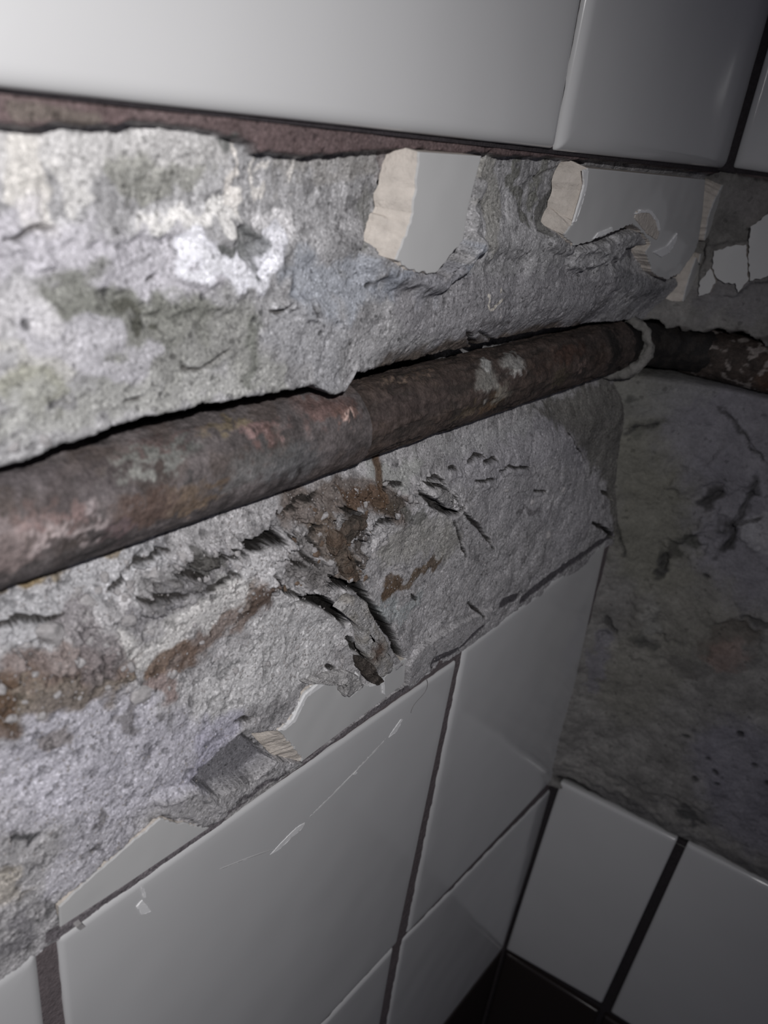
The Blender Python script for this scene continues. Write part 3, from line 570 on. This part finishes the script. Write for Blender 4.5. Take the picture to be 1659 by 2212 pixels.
flake(1, [(1368, 470), (1372, 455), (1402, 452), (1418, 475), (1424, 505), (1418, 520), (1396, 506)], F2, d=-.00035, th=.0008, name='chip_scar', material=M_BISCUIT)
flake(1, [(1368, 462), (1380, 452), (1404, 453), (1421, 476), (1425, 500), (1420, 500), (1414, 478), (1400, 459), (1382, 458)], F2, d=-.0006, th=.0008)
flake(1, [(1408, 545), (1440, 530), (1462, 502), (1458, 522), (1444, 545), (1425, 556)], F2, d=-.0006, th=.0008)
flake(1, [(1258, 366), (1270, 366), (1266, 400), (1256, 440), (1240, 484), (1236, 482), (1250, 436), (1260, 398)], F2, d=-.0004, th=.0006)
flake(1, [(1278, 517), (1290, 503), (1322, 490), (1322, 498), (1300, 508)], F2, d=-.0004, th=.0006)
broken_tile(1, [(1563, 398), (1570, 408), (1552, 455), (1534, 502), (1522, 520), (1530, 470), (1545, 430)], WL, slope={4: .0032, 5: .0032, 6: .0028}, label='thin upright sliver of broken tile in the corner')
broken_tile(1, [(1505, 556), (1512, 572), (1500, 620), (1484, 664), (1472, 668), (1482, 625), (1494, 585)], WL, slope={4: .0034, 5: .0036, 6: .0028}, label='slanted beige tile sliver under the largest broken tile')
broken_tile(2, [(1542, 542), (1578, 532), (1612, 528), (1614, 570), (1616, 607), (1594, 632), (1588, 612), (1567, 612), (1548, 600), (1538, 579)], WR, label='broken tile piece in the middle of the right wall cluster')
broken_tile(2, [(1621, 490), (1659, 462), (1700, 440), (1700, 590), (1659, 597), (1620, 607), (1616, 550)], WR, label='largest broken tile piece of the right wall cluster')
broken_tile(2, [(1534, 580), (1546, 606), (1534, 632), (1508, 640), (1512, 606)], WR, label='small triangular tile piece beside the corner sliver')
broken_tile(1, [(1514, 548), (1529, 556), (1522, 584), (1509, 572)], WL, label='tiny beige scrap of tile between the corner slivers')
# at the lower edge
broken_tile(1, [(128, 1960), (240, 1860), (300, 1808), (347, 1769), (391, 1779), (430, 1786), (452, 1788), (280, 1905), (130, 2003)], WL, smooth_edges=(6, 7, 8), label='long wedge of broken tile at the lower left')
broken_tile(1, [(602, 1580), (629, 1556), (656, 1499), (685, 1475), (711, 1463), (735, 1495), (754, 1507), (790, 1480), (825, 1474), (852, 1440), (877, 1424), (873, 1476), (760, 1563), (651, 1646), (651, 1634), (627, 1605)], WL, smooth_edges=(10, 11, 12), slope={15: .0060, 14: .0066, 13: .005, 0: .003}, label='curved remnant of broken tile above the grout line')
for pg in ([(602, 1580), (629, 1556), (656, 1499), (685, 1475), (711, 1463), (712, 1468), (690, 1482), (661, 1503), (635, 1558), (608, 1581)], [(754, 1507), (764, 1494), (775, 1455), (771, 1453), (758, 1490), (750, 1504)], [(824, 1458), (828, 1458), (829, 1500), (825, 1498)], [(782, 1479), (800, 1478), (822, 1468), (824, 1472), (802, 1482)]):
    flake(1, pg, WL, d=-.0005, th=.0012)
flake(1, [(580, 1848), (606, 1820), (640, 1786), (660, 1774), (656, 1786), (630, 1808), (612, 1826), (596, 1840)], WL, d=-.0002, th=.0003)
for pg in ([(600, 1830), (540, 1850), (470, 1878), (471, 1880), (541, 1852), (601, 1832)], [(662, 1770), (740, 1692), (838, 1590), (839, 1592), (741, 1694), (663, 1772)]):
    flake(1, pg, WL, d=-.00012, th=.0002, name='glaze_scratch', material=M_GLAZE, jag=0)
flake(1, [(292, 1958), (306, 1942), (316, 1952), (326, 1968), (318, 1972), (304, 1975)], WL, d=-.0003, th=.0004)
flake(1, [(305, 1915), (310, 1915), (314, 1938), (309, 1940)], WL, d=-.0003, th=.0004)
flake(1, [(838, 1594), (842, 1586), (866, 1552), (870, 1553), (856, 1580)], WL, d=-.0002, th=.0003)
flake(1, [(762, 1672), (768, 1664), (771, 1668), (766, 1674)], WL, d=-.0002, th=.0003)
flake(1, [(160, 2000), (172, 1990), (181, 1998), (170, 2006)], WL, d=-.0006, th=.002, name='grout_crumb', material=M_STONE)

# ================================================================== THE PIPE
def tube(path, rad_fn, col_fn, nseg, name, parent, seed, material=M_PIPE, rough=1.0):
    """path: (n, 3) points; displaced, coloured tube. rad_fn(t, ang) and col_fn(t, ang, noise) take arrays; t in metres along the path."""
    path = np.array(path); n = len(path); tan = np.gradient(path, axis=0); tan /= np.linalg.norm(tan, axis=1)[:, None]
    up = np.array([0, 0, 1.0]); sd = np.cross(tan, up); sd /= np.linalg.norm(sd, axis=1)[:, None]; u2 = np.cross(sd, tan)
    L = np.concatenate([[0], np.cumsum(np.linalg.norm(np.diff(path, axis=0), axis=1))])
    an = np.linspace(0, 2 * math.pi, nseg + 1); T, AN = np.meshgrid(L, an, indexing='ij')
    R = rad_fn(T, AN)
    V = path[:, None, :] + (np.cos(AN) * R)[..., None] * sd[:, None, :] + (np.sin(AN) * R)[..., None] * u2[:, None, :]
    V[:, -1] = V[:, 0]
    o = link(name, grid_mesh(name, V, col_fn(T, AN)), parent, material)
    return o
PIPE = bpy.data.objects.new('rusty_pipe', None); COL.objects.link(PIPE); PIPE.location = (-.17, PY, PZ)
tag(PIPE, 'corroded brown iron water pipe running through the mortar to the corner', 'pipe')
bpy.context.view_layer.update()
def on_pipe(u, v):                                         # pixel -> (x, angle about the pipe axis) on the pipe's front
    q = ray(u, v); o_ = CAM; dy, dzz = q[1], q[2]; oy, oz = o_[1] - PY, o_[2] - PZ
    a = dy * dy + dzz * dzz; b = oy * dy + oz * dzz; c = oy * oy + oz * oz - PR * PR; dsc = b * b - a * c
    t = (-b - math.sqrt(max(dsc, 0))) / a; X = o_ + q * t
    return X[0], math.atan2(X[2] - PZ, -(X[1] - PY))       # angle: 0 faces the room, + upwards
def pipe_part(x0, x1, r0, blobs, basec, name, seed, flaky):
    xs = np.arange(x0, x1, .00055); path = np.stack([xs, np.full(len(xs), PY), np.full(len(xs), PZ)], -1)
    # sd = tan x up = (1,0,0)x(0,0,1) = (0,-1,0): angle 0 faces the room
    st = {}
    def rad(T, AN):
        X = T + x0; wz = (AN + math.pi) % (2 * math.pi) - math.pi; Y = wz * PR
        n = fbm(X, Y, .010, 4, seed, .55); n2 = fbm(X, Y, .0025, 3, seed + 9, .6); fl = fbm(X * .35, Y, .004, 4, seed + 20, .6)
        st.update(X=X, Y=Y, n=n, n2=n2, fl=fl)
        R = r0 + .00018 * n + .00008 * n2 - flaky * .0005 * ss(.0, .22, fl)
        for u_, v_, rx, ry, c, k, dh in blobs:
            bx, ba = on_pipe(u_, v_)
            d = np.hypot((X - bx + .0012 * n2) / rx, (Y - ba * PR + .0012 * n) / ry); R = R + dh * (1 - ss(.6, 1.1, d))
        return R
    def col(T, AN):
        X, Y, n, n2, fl = st['X'], st['Y'], st['n'], st['n2'], st['fl']
        C = lin(*basec) * (1 + .45 * n + .35 * n2)[..., None]
        C = mix(C, lin(88, 75, 68)[None, None], (.4 * ss(.05, .4, fbm(X, Y, .014, 4, seed + 40)))[..., None])
        C = mix(C, lin(56, 52, 50)[None, None], (.55 * flaky * ss(.0, .22, fl))[..., None])
        for u_, v_, rx, ry, c, k, dh in blobs:
            bx, ba = on_pipe(u_, v_)
            d = np.hypot((X - bx + .003 * n + .0018 * n2) / rx, (Y - ba * PR + .0024 * n2 + .002 * fl) / ry)
            C = mix(C, (lin(*c)[None, None] * (1 + .35 * n2)[..., None]), ((1 - ss(.45, 1.15, d)) * k)[..., None])
        return C
    return tube(path, rad, col, 120, name, PIPE, seed)
xj = on_pipe(795, 880)[0]
left_blobs = [(350, 985, .010, .0022, (124, 125, 122), .9, 0), (290, 990, .006, .002, (128, 128, 124), .8, 0), (560, 1010, .012, .004, (108, 108, 108), .7, 0), (640, 1000, .010, .004, (104, 104, 106), .6, 0),
              (120, 1120, .008, .0018, (138, 118, 116), .8, .0002), (190, 1140, .006, .0014, (176, 164, 164), .7, .0003), (200, 1090, .002, .0012, (172, 162, 163), .7, .0003), (60, 1110, .005, .0016, (126, 108, 105), .7, 0), (110, 1155, .006, .0008, (200, 186, 186), .6, .0003),
              (330, 1100, .010, .003, (96, 78, 70), .75, 0), (430, 1080, .006, .002, (128, 110, 92), .7, .0002), (400, 1060, .006, .002, (112, 98, 86), .6, 0), (250, 1150, .006, .0014, (118, 100, 102), .7, .0002),
              (490, 920, .008, .0022, (128, 116, 94), .7, 0), (540, 930, .004, .0022, (134, 110, 108), .8, .0002), (580, 925, .005, .002, (144, 120, 117), .6, .0002), (700, 880, .009, .0042, (108, 86, 82), .8, .0001), (745, 900, .005, .0022, (116, 90, 82), .7, .0002), (750, 905, .0012, .001, (220, 190, 180), .9, .0002), (660, 860, .006, .0018, (112, 92, 88), .7, 0),
              (60, 1030, .012, .003, (92, 86, 88), .7, 0), (180, 1050, .012, .003, (88, 82, 84), .6, 0), (30, 1190, .008, .003, (142, 128, 126), .7, 0), (10, 1150, .006, .002, (160, 148, 148), .6, 0), (560, 950, .004, .0016, (106, 84, 80), .7, 0), (425, 1030, .0016, .001, (70, 68, 68), .9, -.0002), (380, 940, .012, .001, (100, 84, 82), .6, .0002), (150, 1200, .012, .0014, (84, 80, 80), .7, 0)]
right_blobs = [(1335, 745, .004, .012, (36, 34, 33), .9, 0), (1060, 820, .0070, .0046, (150, 148, 143), .75, .0004), (1110, 780, .0075, .0034, (158, 157, 154), .8, .0006), (1085, 850, .006, .0034, (146, 140, 130), .75, .0004), (1050, 785, .004, .0024, (178, 178, 176), .8, .0006), (1130, 800, .004, .002, (172, 170, 168), .7, .0006), (860, 880, .012, .005, (80, 70, 68), .7, 0), (940, 860, .010, .005, (82, 72, 70), .6, 0),
               (1060, 880, .006, .0030, (112, 92, 72), .6, 0), (1230, 760, .012, .004, (76, 56, 48), .7, 0), (1180, 790, .010, .004, (72, 58, 52), .6, 0), (1280, 740, .006, .004, (58, 52, 50), .7, 0), (1300, 770, .010, .004, (66, 54, 48), .6, 0), (1260, 790, .003, .001, (150, 130, 122), .5, .0002), (1215, 820, .006, .003, (86, 80, 64), .5, 0), (1020, 890, .01, .0014, (104, 92, 76), .6, 0), (900, 800, .012, .0012, (108, 92, 82), .6, .0003), (850, 815, .008, .0010, (120, 104, 92), .6, .0003)]
pipe_part(-.345, xj, .01075, left_blobs, (98, 92, 92), 'pipe_run', 200, .35)['label'] = 'thicker greyish near length of the pipe'
pipe_part(xj - .002, -.0330, .01010, right_blobs, (78, 68, 64), 'pipe_run', 300, 1.0)['label'] = 'darker brown far length of the pipe'
# elbow in the corner and the run along the right wall
pc = P(2, np.array(.030), np.array(.2372), np.array(.0085)); p_in = np.array([-.0345, PY, PZ]); cor = np.array([.0085, .0110, .2380])
ts = np.linspace(0, 1, 60)[:, None]; bz = (1 - ts) ** 2 * p_in + 2 * (1 - ts) * ts * cor + ts ** 2 * pc
def dark_col(c1, c2, seed):
    def f(T, AN):
        n = fbm(T, AN * .01, .006, 4, seed); return mix(lin(*c1)[None, None] * np.ones(T.shape + (1,)), lin(*c2)[None, None], ss(-.1, .35, n)[..., None])
    return f
def elb(T, AN): return .0088 + .0016 * (1 - ss(.004, .007, T)) * 0 + .0004 * fbm(T, AN * .01, .006, 4, 400)
tube(bz, elb, dark_col((30, 28, 28), (46, 42, 40), 410), 64, 'elbow', PIPE, 400)['label'] = 'almost black elbow fitting in the corner'
s0 = np.linspace(.004, .205, 300); run = P(2, s0, np.full(300, .2372), np.full(300, .0080))
def rcol(T, AN):
    Y = ((AN + math.pi) % (2 * math.pi) - math.pi) * .0099
    n = fbm(T, Y, .007, 4, 500, .6); n2 = fbm(T, Y, .0022, 3, 510, .6)
    C = lin(64, 56, 52) * (1 + .5 * n + .3 * n2)[..., None]
    C = mix(C, lin(104, 68, 44)[None, None], (.75 * ss(.028, .045, T + .004 * n))[..., None])
    return mix(C, lin(150, 142, 138)[None, None], (.8 * ss(.28, .40, fbm(T, Y, .006, 3, 520, .6)))[..., None])
tube(run, lambda T, AN: .0098 + .0003 * fbm(T, AN * .01, .008, 4, 530) + .0002 * fbm(T, AN * .01, .002, 3, 531), rcol, 96, 'pipe_run', PIPE, 500)['label'] = 'rust brown length along the right wall'
# pale mortar collar at the mouth of the elbow
an = np.linspace(-1.75, 1.50, 70); cc = np.array([-.0285, PY - .0003, PZ - .0002])
ring = np.stack([cc[0] + .004 * np.cos(an * .9), cc[1] - np.cos(an) * .0112, cc[2] + np.sin(an) * .0108], -1)
def rr(T, AN): return .0016 + .0012 * fbm(T, AN * .003, .005, 3, 600) + .0010 * ss(.024, .006, T)
path = ring; tan = np.gradient(path, axis=0); tan /= np.linalg.norm(tan, axis=1)[:, None]
rad_ = path - cc; rad_[:, 0] = 0; rad_ /= np.linalg.norm(rad_, axis=1)[:, None]; sx = np.cross(tan, rad_)
AN_ = np.linspace(0, 2 * math.pi, 17); TT, AA = np.meshgrid(np.linspace(0, .035, 70), AN_, indexing='ij'); RR = rr(TT, AA)
V = path[:, None] + (np.cos(AA) * RR)[..., None] * rad_[:, None] + (np.sin(AA) * RR * 1.3)[..., None] * sx[:, None]; V[:, -1] = V[:, 0]
link('mortar_collar', grid_mesh('mortar_collar', V, np.ones(V.shape) * lin(132, 130, 127)), PIPE, M_MORTAR2)['label'] = 'pale ring of mortar at the elbow'
for ch_ in PIPE.children: ch_.matrix_parent_inverse = PIPE.matrix_world.inverted()

# ================================================================== LOOSE PIECES
def hloc(a, z):                                            # depth of the left wall's finished surface
    i = int(np.clip(np.searchsorted(W1.a, a), 0, len(W1.a) - 1)); j = int(np.clip(np.searchsorted(W1.z, z), 0, len(W1.z) - 1)); return W1.H[i, j]
def slab(pp, name, th, lift, c1, c2, seed, stain=None, bulge=.0008):
    """a flaked crust: gridded outline with a lumpy top, thickness and its own colour."""
    w = np.array(W1.pts(pp)); c = w.mean(0); ang = np.linspace(0, 2 * math.pi, 97)[:-1]
    seg = np.concatenate([w, w[:1]]); cum = np.concatenate([[0], np.cumsum(np.linalg.norm(np.diff(seg, axis=0), axis=1))]); tt = np.linspace(0, cum[-1], 97)[:-1]
    ol = np.stack([np.interp(tt, cum, seg[:, 0]), np.interp(tt, cum, seg[:, 1])], -1)
    ol = ol + .0005 * np.stack([fbm(ol[:, 0], ol[:, 1], .003, 3, seed), fbm(ol[:, 0], ol[:, 1], .003, 3, seed + 3)], -1)
    rs = [1.0, 1.02, 1.0, .96, .9, .8, .68, .55, .42, .3, .18, .08]; dp = [th, th * .5, .00025, 0.00002] + [0] * 8
    d0 = float(np.percentile([hloc(*q) for q in ol], 22)) - lift
    V, Cc = [], []
    for r, d in zip(rs, dp):
        p = c + (ol - c) * r
        nz = fbm(p[:, 0], p[:, 1], .004, 4, seed + 5, .6)
        dd = d0 + d + (-.0006 * nz - bulge * (1 - r) if d < th * .4 else 0) + .00025 * fbm(p[:, 0] + d, p[:, 1], .0009, 2, seed + 8)
        V.append(P(1, p[:, 0], p[:, 1], dd)); col = mix(lin(*c1)[None], lin(*c2)[None], ss(-.15, .35, nz)[:, None])
        if stain is not None:
            su, sz = W1.at(*stain[:2]); k = 1 - ss(.3, 1.0, np.hypot(p[:, 0] - su, p[:, 1] - sz) / stain[2] + .3 * nz); col = mix(col, lin(*stain[3])[None], (k * .85)[:, None])
        Cc.append(col * (1 + .25 * nz)[:, None])
    V = np.array(V); n, m = V.shape[:2]; V = np.concatenate([V, V[:, :1]], 1); Cc = np.array(Cc); Cc = np.concatenate([Cc, Cc[:, :1]], 1)
    me = grid_mesh(name, V, Cc)
    return link(name, me, None, M_SLAB)
tag(slab([(708, 1303), (726, 1276), (756, 1279), (776, 1310), (794, 1345), (824, 1379), (838, 1418), (840, 1448), (810, 1460), (792, 1425), (766, 1394), (759, 1350), (738, 1320)], 'mortar_flake', .0030, .0016, (186, 184, 184), (160, 156, 152), 700, (800, 1400, .005, (104, 82, 68))),
    'long lifted mortar flake with a brown stain beside the widest crack', 'mortar flake')
tag(slab([(757, 1410), (775, 1415), (800, 1440), (818, 1465), (808, 1475), (786, 1462), (760, 1432)], 'rust_flake', .0022, .0022, (84, 78, 74), (104, 97, 92), 720), 'dark grey rust flake hanging over the curved tile remnant', 'flake')
tag(slab([(700, 1135), (716, 1140), (740, 1175), (760, 1215), (768, 1250), (748, 1252), (722, 1215), (702, 1170)], 'rust_flake', .0026, .0014, (114, 103, 94), (98, 84, 74), 740), 'elongated brown flake standing upright in the rubble under the pipe', 'flake')
tag(slab([(745, 1110), (775, 1105), (778, 1130), (768, 1155), (748, 1175), (730, 1160), (735, 1130)], 'rust_flake', .0020, .0010, (76, 70, 65), (94, 84, 77), 760), 'dark brown flake above the elongated flake', 'flake')
tag(slab([(928, 1046), (955, 1056), (978, 1078), (990, 1095), (972, 1098), (950, 1088), (930, 1068)], 'mortar_flake', .0020, .0012, (166, 164, 164), (140, 138, 140), 780), 'small grey mortar flake lifted at the right end of the crack', 'mortar flake')
tag(slab([(640, 1462), (700, 1448), (735, 1440), (760, 1455), (775, 1475), (752, 1500), (735, 1498), (728, 1470), (712, 1462)], 'mortar_flake', .0020, .0022, (196, 194, 194), (172, 170, 170), 800), 'pale mortar crumb drooping over the curved tile remnant', 'mortar flake')
tag(slab([(320, 1255), (390, 1250), (440, 1262), (446, 1276), (400, 1282), (330, 1272)], 'mortar_flake', .0018, .0010, (150, 148, 150), (128, 126, 126), 820), 'flat grey mortar flake in the rubble left of the brown streak', 'mortar flake')
tag(slab([(412, 1208), (440, 1198), (470, 1205), (476, 1222), (440, 1236), (416, 1226)], 'mortar_flake', .0022, .0012, (104, 102, 100), (88, 86, 84), 840), 'dark grey lump in the rubble just under the pipe', 'mortar flake')

# aggregate stones that stick out of the bed
def stone_mesh(seed):
    bm = bmesh.new(); bmesh.ops.create_icosphere(bm, subdivisions=2, radius=1.0); rng = random.Random(seed)
    for v in bm.verts:
        v.co *= 1 + .22 * math.sin(3 * v.co.x + seed) * math.cos(2.6 * v.co.y + seed * 2) + rng.uniform(-.07, .07); v.co.y *= .7
    me = bpy.data.meshes.new('pebble'); bm.to_mesh(me); bm.free(); me.materials.append(M_STONE); return me
SM = [stone_mesh(k) for k in range(5)]; rng = random.Random(3)
spots = [(272, 1335, .0016), (480, 1215, .0013), (510, 1222, .0009), (395, 1232, .0010), (100, 1360, .0028), (165, 1430, .0012), (205, 1395, .0010), (282, 1440, .0012), (378, 1458, .0012), (300, 1500, .0024), (60, 1395, .0014), (520, 1200, .001), (650, 1150, .0012), (680, 1190, .0010), (640, 1195, .0009), (660, 1250, .001), (705, 1210, .0010), (610, 1255, .0010), (775, 1065, .0013), (800, 1095, .0010), (880, 1075, .0013), (860, 1065, .0010), (895, 1062, .0009), (850, 1110, .0012), (840, 1050, .001), (1150, 1085, .0014), (1185, 1156, .0016), (1095, 1060, .0010), (1215, 1058, .0012), (830, 1172, .001), (94, 950, .0013), (30, 965, .0010), (1340, 1170, .001), (230, 1250, .0013), (190, 1300, .0016), (15, 1500, .0014), (85, 1545, .001)]
for k in range(130):
    u_ = rng.uniform(20, 860); v_ = rng.uniform(1130, 1500) - (u_ - 430) * .18
    if W1.at(u_, v_)[1] < .222: spots.append((u_, v_, rng.uniform(.0003, .0010) * rng.uniform(.7, 1.2)))
for k, (u_, v_, r_) in enumerate(spots):
    a, z = W1.at(u_, v_)
    o = bpy.data.objects.new('pebble', SM[k % 5]); COL.objects.link(o); o.parent = WL
    o.location = (a, hloc(a, z) - r_ * .10, z); o.scale = (r_, r_, r_ * rng.uniform(.6, .9)); o.rotation_euler = (rng.uniform(-.4, .4), rng.uniform(0, 6), rng.uniform(-.5, .5))
# angular crumbs of mortar and rust in the rubble
M_CRUMB = mat('rusty_crumb', 0.9, 0.2, col=tuple(lin(112, 96, 84)), bump=((1.6, 3, 0.00015),), mottle=((1.4, 3, 0.6, 1.3),))
def crumb_mesh(seed, m):
    bm = bmesh.new(); rg = random.Random(seed)
    for _ in range(11): bm.verts.new([rg.uniform(-1, 1), rg.uniform(-.7, .7), rg.uniform(-1, 1)])
    bmesh.ops.convex_hull(bm, input=bm.verts); bmesh.ops.delete(bm, geom=[v for v in bm.verts if not v.link_faces], context='VERTS')
    me = bpy.data.meshes.new('mortar_crumb'); bm.to_mesh(me); bm.free(); me.materials.append(m); return me
CM = [crumb_mesh(k, M_CRUMB if k % 2 else M_STONE) for k in range(8)]
for k in range(75):
    if k % 3: u_, v_ = rng.uniform(600, 800), rng.uniform(1085, 1275)
    else: u_ = rng.uniform(250, 560); v_ = rng.uniform(1195, 1285) - (u_ - 400) * .15
    a, z = W1.at(u_, v_)
    if z > .226: continue
    r_ = rng.uniform(.0005, .0015)
    o = bpy.data.objects.new('mortar_crumb', CM[(k % 4) * 2 + (1 if k % 3 and k % 2 else 0)]); COL.objects.link(o); o.parent = WL
    o.location = (a, hloc(a, z) - r_ * .1, z); o.scale = (r_, r_ * .8, r_ * rng.uniform(.6, 1.1)); o.rotation_euler = (rng.uniform(-.6, .6), rng.uniform(0, 6), rng.uniform(-.6, .6))
# sand grains scattered over the lower bed: one countless layer
gv, gf = [], []
for k in range(4200):
    if k % 2: u_, v_ = rng.uniform(480, 1050), rng.uniform(1040, 1470)
    else: u_, v_ = rng.uniform(0, 900), rng.uniform(1150, 1900)
    a, z = W1.at(u_, v_)
    if not (.1515 < z < .229) or a < -.34: continue
    i = int(np.clip((a - W1.a[0]) / W1.step, 2, len(W1.a) - 3)); j = int(np.clip((z - W1.z[0]) / W1.step, 2, len(W1.z) - 3)); d = W1.H[i, j]
    if d > base1(np.array(a), np.array(z)) + .0022: continue
    r_ = rng.choice((.00016, .0002, .00026, .00034)); b_ = len(gv); ph = rng.uniform(0, 6)
    for x_, y_, q_ in ((1, 0, 0), (-1, 0, 0), (0, 0, 1), (0, 0, -1), (0, -1, 0), (0, 1, 0)):
        gv.append((a + r_ * (x_ * math.cos(ph) - q_ * math.sin(ph)), d + r_ * y_ * .8, z + r_ * (x_ * math.sin(ph) + q_ * math.cos(ph)) * rng.uniform(.7, 1.2)))
    gf += [(b_ + i_, b_ + j_, b_ + k_) for i_, j_, k_ in ((0, 2, 4), (2, 1, 4), (1, 3, 4), (3, 0, 4), (2, 0, 5), (1, 2, 5), (3, 1, 5), (0, 3, 5))]
me = bpy.data.meshes.new('sand_grains'); me.from_pydata(gv, [], gf); tag(link('sand_grains', me, WL, M_SAND), kind='stuff')
# a hair lying on the lower tile
hp = U(1, [(921, 1466), (924, 1476), (920, 1492), (908, 1506), (896, 1518), (888, 1532), (886, 1545)])
me = bpy.data.meshes.new('hair'); hv = []; hf = []
for (a0, z0), (a1, z1) in zip(hp[:-1], hp[1:]):
    for t in (0, .25, .5, .75): hv.append((a0 + (a1 - a0) * t, z0 + (z1 - z0) * t))
hv = np.array(hv); hv = np.stack([np.convolve(np.pad(hv[:, i], 2, 'edge'), np.ones(5) / 5, 'valid') for i in (0, 1)], -1); nh = len(hv); vv = []
for a, z in hv: vv += [(a - .00006, -.00012, z), (a, -.00022, z + .00003), (a + .00006, -.00012, z), (a, -.00004, z - .00003)]
for k in range(nh - 1): hf += [(k * 4 + i, k * 4 + (i + 1) % 4, k * 4 + 4 + (i + 1) % 4, k * 4 + 4 + i) for i in range(4)]
me.from_pydata(vv, [], hf); tag(link('hair', me, None, M_HAIR), 'single thin hair stuck to the middle white tile', 'hair')
